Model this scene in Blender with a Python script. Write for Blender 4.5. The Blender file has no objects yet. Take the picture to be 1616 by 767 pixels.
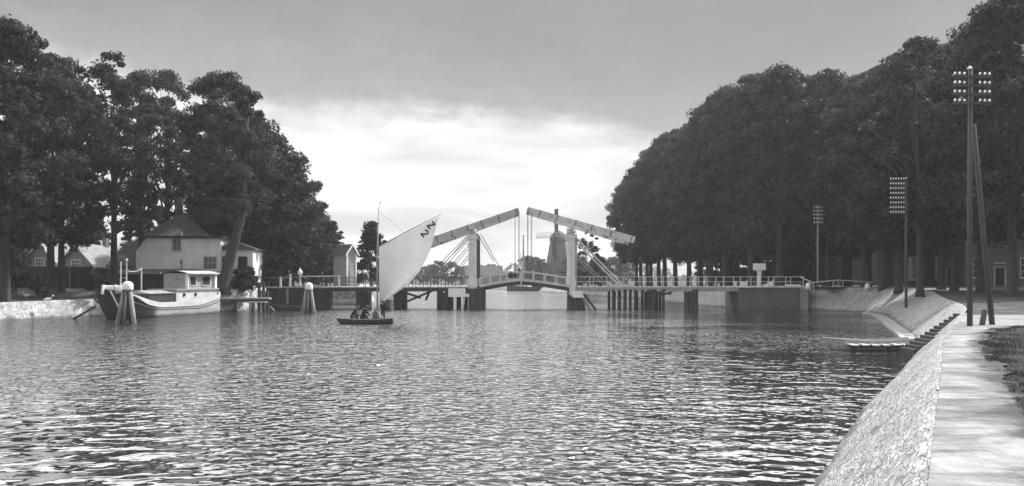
import bpy, math, random
import numpy as np
from mathutils import Vector, Matrix, Euler

random.seed(7)
rng = np.random.default_rng(11)
R = math.radians
PI = math.pi
sc = bpy.context.scene
COL = sc.collection

# ------------------------------------------------------------------ camera
cam_d = bpy.data.cameras.new('camera')
cam = bpy.data.objects.new('camera', cam_d); COL.objects.link(cam)
cam.location = (0, 0, 3.5)
cam.rotation_euler = (R(90), 0, 0)
cam_d.sensor_width = 36.0
cam_d.lens = 36.0 * 1400 / 1616
cam_d.shift_y = 54.5 / 1616
cam_d.clip_start = 0.1
cam_d.clip_end = 20000
sc.camera = cam

# ------------------------------------------------------------------ light
SUN_AZ = 54.0      # degrees to the right of the view axis (+Y)
SUN_EL = 46.0
sd = Vector((math.sin(R(SUN_AZ)) * math.cos(R(SUN_EL)), math.cos(R(SUN_AZ)) * math.cos(R(SUN_EL)), math.sin(R(SUN_EL))))
sl = bpy.data.lights.new('sun', 'SUN'); sl.energy = 4.3; sl.angle = R(0.6); sl.color = (1.0, 0.995, 0.985)
so = bpy.data.objects.new('sun', sl); COL.objects.link(so)
so.rotation_euler = (-sd).to_track_quat('-Z', 'Y').to_euler()
so.location = (60, 30, 80)

sc.view_settings.view_transform = 'Standard'
sc.view_settings.look = 'None'
sc.view_settings.gamma = 1.0
sc.view_settings.use_curve_mapping = False
sc.view_settings.exposure = 0.58

world = bpy.data.worlds.new('World'); sc.world = world
world.use_nodes = True
nt = world.node_tree; nt.nodes.clear()
class G:
    """tiny node graph helper"""
    def __init__(s, nt): s.nt = nt
    def n(s, t, **kw):
        nd = s.nt.nodes.new(t)
        for k, v in kw.items():
            if k.startswith('_'): setattr(nd, k[1:], v)
        return nd
    def l(s, a, b): s.nt.links.new(a, b)
    def math(s, op, a, b=None, c=None):
        nd = s.nt.nodes.new('ShaderNodeMath'); nd.operation = op
        for i, v in enumerate((a, b, c)):
            if v is None: continue
            if isinstance(v, (int, float)): nd.inputs[i].default_value = v
            else: s.l(v, nd.inputs[i])
        return nd.outputs[0]
    def ramp(s, f, pts, interp='LINEAR'):
        nd = s.nt.nodes.new('ShaderNodeValToRGB'); nd.color_ramp.interpolation = interp
        el = nd.color_ramp.elements
        while len(el) > 1: el.remove(el[-1])
        el[0].position = pts[0][0]; el[0].color = (pts[0][1],) * 3 + (1,)
        for p, v in pts[1:]:
            e = el.new(p); e.color = (v, v, v, 1)
        s.l(f, nd.inputs[0]); return nd.outputs[0]
    def noise(s, vec, scale, detail=3, rough=0.55, dist=0.0):
        nd = s.nt.nodes.new('ShaderNodeTexNoise')
        nd.inputs['Scale'].default_value = scale; nd.inputs['Detail'].default_value = detail
        nd.inputs['Roughness'].default_value = rough; nd.inputs['Distortion'].default_value = dist
        s.l(vec, nd.inputs['Vector']); return nd.outputs[0]
    def mapping(s, vec, scale=(1, 1, 1), rot=(0, 0, 0), loc=(0, 0, 0)):
        nd = s.nt.nodes.new('ShaderNodeMapping')
        nd.inputs['Scale'].default_value = scale; nd.inputs['Rotation'].default_value = rot
        nd.inputs['Location'].default_value = loc
        s.l(vec, nd.inputs['Vector']); return nd.outputs[0]
    def mix(s, f, a, b):
        nd = s.nt.nodes.new('ShaderNodeMix'); nd.data_type = 'FLOAT'
        for i, v in zip((0, 2, 3), (f, a, b)):
            if isinstance(v, (int, float)): nd.inputs[i].default_value = v
            else: s.l(v, nd.inputs[i])
        return nd.outputs[0]
    def smooth(s, x, a, b):
        nd = s.nt.nodes.new('ShaderNodeMapRange'); nd.interpolation_type = 'SMOOTHSTEP'
        nd.inputs['From Min'].default_value = a; nd.inputs['From Max'].default_value = b
        s.l(x, nd.inputs['Value']); return nd.outputs[0]

g = G(nt)
sky = g.n('ShaderNodeTexSky', _sky_type='NISHITA', _sun_disc=False, _sun_elevation=R(SUN_EL), _sun_rotation=R(SUN_AZ))
bw = g.n('ShaderNodeRGBToBW'); g.l(sky.outputs[0], bw.inputs[0])
tc = g.n('ShaderNodeTexCoord')
sx = g.n('ShaderNodeSeparateXYZ'); g.l(tc.outputs['Generated'], sx.inputs[0])
X, Y, Z = sx.outputs
hor = g.math('SQRT', g.math('ADD', g.math('MULTIPLY', X, X), g.math('MULTIPLY', Y, Y)))
el = g.math('DIVIDE', Z, g.math('MAXIMUM', hor, 0.02))
azr = g.math('ARCTAN2', X, Y)                     # 0 ahead, + right
nv = g.mapping(tc.outputs['Generated'], scale=(1.0, 1.0, 3.2))
n1 = g.noise(nv, 3.2, 5, 0.55, 0.3)
n2 = g.noise(g.mapping(tc.outputs['Generated'], scale=(1, 1, 5.0), loc=(3, 1, 2)), 5.0, 4, 0.5, 0.4)
n3 = g.noise(g.mapping(tc.outputs['Generated'], scale=(1, 1, 2.0), loc=(7, 4, 1)), 2.2, 3, 0.5)
nf = g.noise(g.mapping(tc.outputs['Generated'], scale=(1, 1, 1.6), loc=(2, 8, 5)), 26.0, 3, 0.6)
# lower edge of the stratus deck (as a slope above the horizon), lower to the right, higher to the far left
right = g.math('MULTIPLY', g.math('MAXIMUM', azr, -0.12), -0.13)
left = g.math('MULTIPLY', g.math('MAXIMUM', g.math('MULTIPLY', g.math('ADD', azr, 0.26), -1), 0.0), 0.16)
edge = g.math('ADD', g.math('ADD', 0.158, right), left)
edge = g.math('ADD', edge, g.math('MULTIPLY', g.math('SUBTRACT', n1, 0.5), 0.085))
edge = g.math('ADD', edge, g.math('MULTIPLY', g.math('SUBTRACT', nf, 0.5), 0.034))
dlt = g.math('SUBTRACT', el, edge)
deckm = g.smooth(dlt, -0.012, 0.03)
soft = g.smooth(dlt, -0.02, 0.13)
deckv = g.mix(soft, 0.34, 0.25)
deckv = g.math('MULTIPLY', deckv, g.math('ADD', 0.72, g.math('MULTIPLY', n3, 0.56)))
deckv = g.math('MULTIPLY', deckv, g.math('ADD', 0.93, g.math('MULTIPLY', nf, 0.14)))
# slightly darker towards the top of the sky
deckv = g.math('MULTIPLY', deckv, g.mix(g.smooth(el, 0.2, 0.5), 1.0, 0.86))
wisps = g.smooth(n2, 0.42, 0.66)
bandv = g.mix(wisps, 0.70, 0.52)
under = g.smooth(dlt, -0.10, -0.005)
bandv = g.math('ADD', g.math('MULTIPLY', bandv, 0.95), g.math('MULTIPLY', under, 0.06))
clouds = g.mix(deckm, bandv, deckv)
# unseen sky above and behind the view brightened, to light water and front walls
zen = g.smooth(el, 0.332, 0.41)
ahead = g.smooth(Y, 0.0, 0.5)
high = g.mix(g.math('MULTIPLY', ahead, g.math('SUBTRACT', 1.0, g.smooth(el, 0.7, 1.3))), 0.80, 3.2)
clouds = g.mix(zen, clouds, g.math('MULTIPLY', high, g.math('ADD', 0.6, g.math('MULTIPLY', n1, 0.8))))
skyv = g.math('MULTIPLY', bw.outputs[0], 1.0)
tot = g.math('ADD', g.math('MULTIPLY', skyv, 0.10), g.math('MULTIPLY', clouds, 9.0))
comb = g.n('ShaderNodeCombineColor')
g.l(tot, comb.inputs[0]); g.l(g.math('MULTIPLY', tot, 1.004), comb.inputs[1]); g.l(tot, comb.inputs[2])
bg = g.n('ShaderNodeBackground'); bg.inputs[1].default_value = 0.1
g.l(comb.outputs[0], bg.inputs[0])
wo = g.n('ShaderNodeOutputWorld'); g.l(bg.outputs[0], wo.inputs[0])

sc.cycles.use_denoising = True
sc.cycles.max_bounces = 8
sc.cycles.volume_bounces = 0
sc.cycles.transparent_max_bounces = 8

# ------------------------------------------------------------------ materials
def new_mat(name):
    m = bpy.data.materials.new(name); m.use_nodes = True
    nt = m.node_tree; g = G(nt)
    b = nt.nodes['Principled BSDF']
    return m, g, b
def grey(g, v, b, sock='Base Color'):
    c = g.n('ShaderNodeCombineColor')
    for i in range(3): g.l(v, c.inputs[i])
    g.l(c.outputs[0], b.inputs[sock])
def bump(g, b, h, dist, strength=1.0):
    bp = g.n('ShaderNodeBump'); bp.inputs['Strength'].default_value = strength
    bp.inputs['Distance'].default_value = dist
    g.l(h, bp.inputs['Height']); g.l(bp.outputs[0], b.inputs['Normal'])

def mat(name, base, rough=0.7, var=0.25, scale=1.5, fine=12.0, fvar=0.2, bmp=0.01, stretch=(1, 1, 1), spec=0.3, metal=0.0):
    m, g, b = new_mat(name)
    o = g.n('ShaderNodeTexCoord').outputs['Object']
    o = g.mapping(o, scale=stretch)
    a = g.noise(o, scale, 4); f = g.noise(o, fine, 4, 0.65)
    va = g.math('MULTIPLY', g.math('SUBTRACT', a, 0.5), 2 * var * 2)
    vf = g.math('MULTIPLY', g.math('SUBTRACT', f, 0.5), 2 * fvar * 2)
    t = g.math('MULTIPLY', g.math('MAXIMUM', g.math('ADD', g.math('ADD', va, vf), 1.0), 0.15), base)
    t = g.math('MINIMUM', t, 0.88)
    grey(g, t, b)
    b.inputs['Roughness'].default_value = rough
    b.inputs['Specular IOR Level'].default_value = spec
    b.inputs['Metallic'].default_value = metal
    if bmp: bump(g, b, f, bmp)
    return m

def wood_mat(name, base, board=0.18, vert=True, rough=0.8, var=0.3):
    """boards side by side; grain along them"""
    m, g, b = new_mat(name)
    o = g.n('ShaderNodeTexCoord').outputs['Object']
    s = g.n('ShaderNodeSeparateXYZ'); g.l(o, s.inputs[0])
    c = g.math('ADD', s.outputs[0], s.outputs[1]) if vert else s.outputs[2]
    q = g.math('DIVIDE', c, board)
    idx = g.math('FLOOR', q); fr = g.math('FRACT', q)
    wn = g.n('ShaderNodeTexWhiteNoise', _noise_dimensions='1D'); g.l(idx, wn.inputs['W'])
    gap = g.math('MULTIPLY', g.smooth(fr, 0.0, 0.08), g.math('SUBTRACT', 1.0, g.smooth(fr, 0.92, 1.0)))
    gr = g.noise(g.mapping(o, scale=(9, 9, 0.8) if vert else (0.8, 0.8, 14)), 2.5, 4, 0.6)
    v = g.math('ADD', 1 - var, g.math('MULTIPLY', wn.outputs[0], var))
    v = g.math('MULTIPLY', v, g.math('ADD', 0.55, g.math('MULTIPLY', gr, 0.9)))
    v = g.math('MULTIPLY', v, g.mix(gap, 0.35, 1.0))
    grey(g, g.math('MULTIPLY', v, base), b)
    b.inputs['Roughness'].default_value = rough; b.inputs['Specular IOR Level'].default_value = 0.25
    bump(g, b, g.math('ADD', gap, g.math('MULTIPLY', gr, 0.3)), 0.02)
    return m

def brick_mat(name, base, mortar, bw_=0.22, bh=0.07, rough=0.85):
    m, g, b = new_mat(name)
    o = g.n('ShaderNodeTexCoord').outputs['Object']
    s = g.n('ShaderNodeSeparateXYZ'); g.l(o, s.inputs[0])
    cx = g.n('ShaderNodeCombineXYZ'); g.l(g.math('ADD', s.outputs[0], s.outputs[1]), cx.inputs[0]); g.l(s.outputs[2], cx.inputs[1])
    br = g.n('ShaderNodeTexBrick')
    br.inputs['Color1'].default_value = (base * 0.75,) * 3 + (1,)
    br.inputs['Color2'].default_value = (base * 1.25,) * 3 + (1,)
    br.inputs['Mortar'].default_value = (mortar,) * 3 + (1,)
    br.inputs['Scale'].default_value = 1.0; br.inputs['Brick Width'].default_value = bw_
    br.inputs['Row Height'].default_value = bh; br.inputs['Mortar Size'].default_value = 0.008
    g.l(cx.outputs[0], br.inputs['Vector'])
    w = g.n('ShaderNodeRGBToBW'); g.l(br.outputs[0], w.inputs[0])
    n = g.noise(o, 0.7, 5, 0.6)
    v = g.math('MULTIPLY', w.outputs[0], g.math('ADD', 0.5, n))
    grey(g, v, b); b.inputs['Roughness'].default_value = rough
    bump(g, b, g.math('SUBTRACT', 1.0, br.outputs['Fac']), 0.006)
    return m

def tile_mat(name, base, row=0.3, col=0.24, rough=0.75):
    m, g, b = new_mat(name)
    o = g.n('ShaderNodeTexCoord').outputs['Object']
    s = g.n('ShaderNodeSeparateXYZ'); g.l(o, s.inputs[0])
    r = g.math('FRACT', g.math('DIVIDE', s.outputs[2], row))
    c = g.math('FRACT', g.math('DIVIDE', g.math('ADD', s.outputs[0], s.outputs[1]), col))
    cw = g.math('SINE', g.math('MULTIPLY', c, PI))
    n = g.noise(o, 1.2, 4, 0.6); nf = g.noise(o, 9.0, 3, 0.6)
    v = g.math('MULTIPLY', g.math('ADD', 0.45, g.math('MULTIPLY', n, 0.7)), g.math('ADD', 0.6, g.math('MULTIPLY', nf, 0.8)))
    v = g.math('MULTIPLY', v, g.mix(g.smooth(r, 0.0, 0.25), 0.45, 1.0))
    grey(g, g.math('MULTIPLY', v, base), b); b.inputs['Roughness'].default_value = rough; b.inputs['Specular IOR Level'].default_value = 0.08
    bump(g, b, g.math('ADD', r, g.math('MULTIPLY', cw, 0.7)), 0.04)
    return m

def stone_mat(name, base, scale=4.0, joint=0.35, bd=0.03, along=False):
    m, g, b = new_mat(name)
    o = g.n('ShaderNodeTexCoord').outputs['Object']
    o0 = o
    if along: o = g.mapping(g.mapping(o, rot=(0, 0, R(27))), scale=(1.15, 0.42, 1.0))
    nz = g.n('ShaderNodeTexNoise'); nz.inputs['Scale'].default_value = 5.0; g.l(o, nz.inputs['Vector'])
    mx = g.n('ShaderNodeMix', _data_type='VECTOR'); mx.inputs[0].default_value = 0.06
    g.l(o, mx.inputs[4]); g.l(nz.outputs[1], mx.inputs[5])
    def vor(feat):
        v = g.n('ShaderNodeTexVoronoi', _feature=feat); v.inputs['Scale'].default_value = scale
        v.inputs['Randomness'].default_value = 0.8
        g.l(mx.outputs[1], v.inputs['Vector']); return v
    ve = vor('DISTANCE_TO_EDGE'); vc = vor('F1')
    cb = g.n('ShaderNodeRGBToBW'); g.l(vc.outputs['Color'], cb.inputs[0])
    e = g.smooth(ve.outputs['Distance'], 0.0, 0.09)
    o = o0
    f = g.noise(o, 22, 4, 0.7); big = g.noise(o, 0.6, 5, 0.65)
    v = g.math('MULTIPLY', g.math('ADD', 0.55, g.math('MULTIPLY', cb.outputs[0], 0.8)), g.math('ADD', 0.6, g.math('MULTIPLY', f, 0.8)))
    v = g.math('MULTIPLY', v, g.math('ADD', 0.55, g.math('MULTIPLY', big, 0.9)))
    pit = g.smooth(g.noise(o, 5.5, 5, .75), .36, .5)
    v = g.math('MULTIPLY', v, g.mix(pit, 0.45, 1.0))
    # moss and wet staining low down, near the water line
    s = g.n('ShaderNodeSeparateXYZ'); g.l(o, s.inputs[0])
    wet = g.smooth(g.math('ADD', s.outputs[2], g.math('MULTIPLY', g.math('SUBTRACT', big, 0.5), 0.5)), 0.02, 0.3)
    v = g.math('MULTIPLY', v, g.mix(wet, 0.35, 1.0))
    v = g.math('MULTIPLY', v, g.mix(e, joint, 1.0))
    grey(g, g.math('MULTIPLY', v, base), b); b.inputs['Roughness'].default_value = 0.85
    bump(g, b, g.math('ADD', e, g.math('MULTIPLY', f, 0.5)), bd)
    return m

def ground_mat():
    m, g, b = new_mat('ground_grass')
    o = g.n('ShaderNodeTexCoord').outputs['Object']
    a = g.noise(o, 0.25, 5, 0.6, 0.3); c = g.noise(o, 1.4, 5, 0.65); f = g.noise(o, 14, 4, 0.7)
    dirt = g.smooth(g.math('ADD', a, g.math('MULTIPLY', c, 0.35)), 0.74, 0.95)
    gr = g.math('MULTIPLY', g.math('ADD', 0.5, c), g.math('ADD', 0.4, g.math('MULTIPLY', f, 1.2)))
    v = g.mix(dirt, g.math('MULTIPLY', gr, 0.05), g.math('MULTIPLY', gr, 0.17))
    grey(g, v, b); b.inputs['Roughness'].default_value = 0.95; b.inputs['Specular IOR Level'].default_value = 0.15
    bump(g, b, g.math('ADD', c, g.math('MULTIPLY', f, 0.5)), 0.06)
    return m

def path_mat(name, base, scale=1.0):
    m, g, b = new_mat(name)
    o = g.n('ShaderNodeTexCoord').outputs['Object']
    a = g.noise(g.mapping(o, scale=(0.45, 1.5, 1), rot=(0, 0, R(8))), 1.1 * scale, 6, 0.7, 0.6)  # crosswise noise streaks painted in, standing for soft tree shade on the path
    c = g.noise(o, 4.5 * scale, 5, 0.7); f = g.noise(o, 45 * scale, 3, 0.7)
    v = g.math('ADD', g.math('MULTIPLY', g.smooth(a, 0.38, 0.60), 0.52), 0.48)
    v = g.math('MULTIPLY', v, g.math('ADD', 0.68, g.math('MULTIPLY', c, 0.64)))
    v = g.math('MULTIPLY', v, g.math('ADD', 0.7, g.math('MULTIPLY', f, 0.6)))
    at_ = g.n('ShaderNodeAttribute', _attribute_name='worn_edge')
    en = g.math('ADD', at_.outputs['Fac'], g.math('MULTIPLY', g.math('SUBTRACT', g.noise(o, 2.2, 5, .7), .5), 1.3))
    em = g.smooth(en, 0.15, 0.62)
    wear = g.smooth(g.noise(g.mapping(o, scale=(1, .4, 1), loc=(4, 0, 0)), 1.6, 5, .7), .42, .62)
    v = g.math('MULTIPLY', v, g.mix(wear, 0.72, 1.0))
    v = g.mix(em, g.math('MULTIPLY', g.math('ADD', .4, g.math('MULTIPLY', f, 1.2)), 0.05), g.math('MULTIPLY', v, base))
    grey(g, v, b); b.inputs['Roughness'].default_value = 0.9
    b.inputs['Specular IOR Level'].default_value = 0.2
    bump(g, b, g.math('ADD', c, g.math('MULTIPLY', f, 0.35)), 0.03)
    return m

def water_mat():
    m, g, b = new_mat('canal_water')
    o = g.n('ShaderNodeTexCoord').outputs['Object']
    patch = g.noise(g.mapping(o, scale=(0.35, 1.0, 1), rot=(0, 0, R(12)), loc=(5, 3, 0)), 0.055, 3, 0.5, 0.5)
    w1 = g.noise(g.mapping(o, scale=(0.85, 1.0, 1), rot=(0, 0, R(5))), 1.08, 1.4, 0.4, 0.5)
    w2 = g.noise(g.mapping(o, scale=(0.85, 1.0, 1), rot=(0, 0, R(-17)), loc=(9, 2, 0)), 3.2, 1, 0.5, 0.4)
    w3 = g.noise(g.mapping(o, scale=(0.8, 1.0, 1), rot=(0, 0, R(20))), 9.0, 2, 0.5)
    sp = g.n('ShaderNodeSeparateXYZ'); g.l(o, sp.inputs[0])
    wob = g.math('MULTIPLY', g.math('SUBTRACT', patch, 0.5), 40)
    yy = g.math('ADD', sp.outputs[1], wob)
    lane = g.math('SUBTRACT', 1.0, g.smooth(g.math('ABSOLUTE', g.math('ADD', g.math('ADD', sp.outputs[0], 1.0), g.math('MULTIPLY', wob, .25))), 1.5, 8.5))
    zone = g.math('MULTIPLY', g.smooth(g.math('ADD', yy, g.math('MULTIPLY', lane, 14.0)), 20, 30), g.math('SUBTRACT', 1.0, g.smooth(g.math('ADD', sp.outputs[0], g.math('MULTIPLY', wob, .3)), 1, 11)))
    ps = g.math('MAXIMUM', g.math('MULTIPLY', g.smooth(patch, 0.42, 0.62), 0.6), zone)
    far = g.smooth(sp.outputs[1], 35, 105)
    g.l(g.math('MAXIMUM', g.mix(far, 0.03, 0.09), g.math('MULTIPLY', zone, 0.09)), b.inputs['Roughness'])
    gust = g.smooth(g.noise(g.mapping(o, scale=(.3, 1, 1), rot=(0, 0, R(-14)), loc=(1, 7, 0)), 0.13, 3, .55, .6), .38, .62)
    h = g.math('MULTIPLY', w1, g.math('MULTIPLY', g.mix(ps, 0.54, 0.34), g.mix(gust, 0.62, 1.08)))
    calm = g.math('MULTIPLY', g.smooth(g.math('ADD', sp.outputs[1], g.math('MULTIPLY', wob, .3)), 15, 46), g.math('SUBTRACT', 1.0, g.math('MULTIPLY', zone, .85)))
    h = g.math('MULTIPLY', h, g.math('SUBTRACT', 1.0, g.math('MULTIPLY', calm, 0.86)))
    lane = g.math('SUBTRACT', 1.0, g.smooth(g.math('ABSOLUTE', g.math('ADD', g.math('ADD', sp.outputs[0], 1.0), g.math('MULTIPLY', wob, .25))), 1.5, 8.5))
    h = g.math('MULTIPLY', h, g.math('SUBTRACT', 1.0, g.math('MULTIPLY', lane, 0.70)))
    h = g.math('ADD', h, g.math('MULTIPLY', w2, g.mix(ps, 0.022, 0.21)))
    h = g.math('ADD', h, g.math('MULTIPLY', w3, g.mix(ps, 0.001, 0.012)))
    b.inputs['Base Color'].default_value = (0.022, 0.0225, 0.022, 1)
    b.inputs['IOR'].default_value = 2.0
    b.inputs['Specular IOR Level'].default_value = 0.5
    bump(g, b, h, 1.0)
    return m

def leaf_mat(name, base, trans=0.35):
    m, g, b = new_mat(name)
    oi = g.n('ShaderNodeObjectInfo')
    geo = g.n('ShaderNodeNewGeometry')
    o = g.n('ShaderNodeTexCoord').outputs['Object']
    n = g.noise(o, 0.45, 3, 0.6)
    v = g.math('ADD', 0.35, g.math('MULTIPLY', geo.outputs['Random Per Island'], 1.3))
    v = g.math('MULTIPLY', v, g.math('ADD', 0.2, g.math('MULTIPLY', n, 1.6)))
    v = g.math('MULTIPLY', v, g.math('ADD', 0.85, g.math('MULTIPLY', oi.outputs['Random'], 0.3)))
    v = g.math('MULTIPLY', v, base)
    grey(g, v, b); b.inputs['Roughness'].default_value = 0.55; b.inputs['Specular IOR Level'].default_value = 0.12
    tr = g.n('ShaderNodeBsdfTranslucent')
    c = g.n('ShaderNodeCombineColor')
    for i in range(3): g.l(v, c.inputs[i])
    g.l(c.outputs[0], tr.inputs[0])
    ms = g.n('ShaderNodeMixShader'); ms.inputs[0].default_value = trans
    g.l(b.outputs[0], ms.inputs[1]); g.l(tr.outputs[0], ms.inputs[2])
    g.l(ms.outputs[0], m.node_tree.nodes['Material Output'].inputs[0])
    return m

def sail_mat():
    m, g, b = new_mat('sail_cloth')
    uv = g.n('ShaderNodeTexCoord').outputs['Object']
    s = g.n('ShaderNodeSeparateXYZ'); g.l(uv, s.inputs[0])
    q = g.math('FRACT', g.math('DIVIDE', g.math('ADD', s.outputs[2], g.math('MULTIPLY', s.outputs[0], -0.12)), 0.45))
    seam = g.mix(g.smooth(q, 0.0, 0.07), 0.86, 1.0)
    n = g.noise(uv, 0.9, 4, 0.5)
    v = g.math('MULTIPLY', g.math('MULTIPLY', seam, g.math('ADD', 0.85, g.math('MULTIPLY', n, 0.3))), 0.50)
    grey(g, v, b); b.inputs['Roughness'].default_value = 0.9
    tr = g.n('ShaderNodeBsdfTranslucent')
    c = g.n('ShaderNodeCombineColor')
    for i in range(3): g.l(v, c.inputs[i])
    g.l(c.outputs[0], tr.inputs[0])
    ms = g.n('ShaderNodeMixShader'); ms.inputs[0].default_value = 0.38
    g.l(b.outputs[0], ms.inputs[1]); g.l(tr.outputs[0], ms.inputs[2])
    g.l(ms.outputs[0], m.node_tree.nodes['Material Output'].inputs[0])
    return m

M = dict(
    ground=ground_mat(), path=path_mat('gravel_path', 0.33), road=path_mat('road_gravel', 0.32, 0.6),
    revet=stone_mat('revetment_stone', 0.37, 13, 0.84, 0.03, True), quay=stone_mat('quay_stone', 0.40, 2.2, 0.75, 0.02),
    water=water_mat(), leaf=leaf_mat('elm_leaves', 0.050, 0.36), leaf_far=leaf_mat('distant_leaves', 0.10),  # distant leaves made paler in colour, standing in for haze
    leaf_dark=leaf_mat('dark_leaves', 0.036, 0.3), leaf_light=leaf_mat('pale_leaves', 0.13, 0.35),
    bark=mat('bark', 0.058, 0.95, 0.35, 1.0, 8, 0.4, 0.05, (1, 1, 0.35), 0.1),
    white=mat('white_paint', 0.78, 0.55, 0.10, 0.8, 7, 0.12, 0.004),
    tower=mat('weathered_tower_paint', 0.64, 0.65, 0.2, 1.4, 8, 0.2, 0.006, (1.5, 1.5, 0.25)),
    white_old=mat('weathered_white_paint', 0.54, 0.65, 0.22, 1.2, 6, 0.25, 0.006, (1, 1, 0.4)),
    beam=mat('painted_beam', 0.40, 0.6, 0.14, 1.1, 7, 0.14, 0.004, (0.3, 1, 1)),
    dwood=mat('tarred_timber', 0.045, 0.75, 0.4, 1.2, 9, 0.4, 0.02, (1, 1, 0.25)),
    pile=mat('weathered_pile', 0.22, 0.85, 0.4, 1.2, 9, 0.4, 0.02, (2, 2, 0.3)),
    gwood=mat('grey_timber', 0.30, 0.8, 0.25, 1.5, 10, 0.25, 0.01),
    iron=mat('dark_iron', 0.05, 0.5, 0.2, 2, 20, 0.2, 0.002, spec=0.5),
    deck=mat('bridge_planks', 0.38, 0.85, 0.25, 1.0, 12, 0.25, 0.01, (3, 1, 1)),
    brick=brick_mat('dark_brick', 0.10, 0.17), brick2=brick_mat('brown_brick', 0.16, 0.26),
    brick3=brick_mat('pale_brick', 0.26, 0.36),
    plaster=mat('white_plaster', 0.78, 0.85, 0.16, 0.6, 5, 0.12, 0.01),
    tile=tile_mat('roof_tiles', 0.15), tile_dark=tile_mat('dark_roof_tiles', 0.17), tile_light=tile_mat('pale_roof_tiles', 0.42),
    board=wood_mat('tarred_boards', 0.05), board_l=wood_mat('painted_boards', 0.33, 0.2, False, 0.7, 0.15),
    fence=wood_mat('fence_boards', 0.045, 0.16), timberwall=wood_mat('timber_piling', 0.075, 0.3),
    glass=mat('window_glass', 0.03, 0.12, 0.1, 2, 8, 0.1, 0.0, spec=0.6),
    curtain=mat('net_curtain', 0.72, 0.9, 0.1, 2, 14, 0.15, 0.0, (6, 6, 1)),
    hull_dark=mat('tarred_hull', 0.04, 0.6, 0.35, 0.8, 6, 0.3, 0.008, (1, 1, 0.6)),
    hull=mat('weathered_hull', 0.32, 0.65, 0.35, 0.9, 7, 0.3, 0.008, (0.5, 0.5, 1)),
    hull_light=mat('pale_strake', 0.50, 0.6, 0.2, 1.2, 9, 0.15, 0.003),
    cloth_dark=mat('dark_cloth', 0.035, 0.95, 0.2, 4, 18, 0.3, 0.01, spec=0.1),
    cloth_light=mat('pale_cloth', 0.6, 0.95, 0.1, 4, 18, 0.15, 0.01, spec=0.1),
    cloth_mid=mat('grey_cloth', 0.15, 0.95, 0.1, 4, 18, 0.2, 0.01, spec=0.1),
    skin=mat('skin', 0.42, 0.6, 0.05, 4, 18, 0.05, 0.0),
    hair=mat('dark_hair', 0.03, 0.7, 0.1, 4, 30, 0.2, 0.0),
    porcelain=mat('white_porcelain', 0.85, 0.2, 0.03, 4, 18, 0.03, 0.0, spec=0.6),
    pole=mat('creosoted_pole', 0.085, 0.85, 0.25, 1, 9, 0.35, 0.01, (3, 3, 0.2)),
    sail=sail_mat(), ink=mat('black_sail_paint', 0.02, 0.9, 0.1, 3, 18, 0.1, 0.0),
    feather=mat('white_feathers', 0.8, 0.9, 0.05, 6, 30, 0.1, 0.0),
    thatch=mat('mill_thatch', 0.13, 0.95, 0.3, 0.8, 7, 0.3, 0.05, (1, 1, 0.4)),
    thatch_roof=mat('thatch', 0.2, 0.95, 0.3, 0.8, 7, 0.3, 0.05, (1, 1, 0.4)),
)

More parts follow.
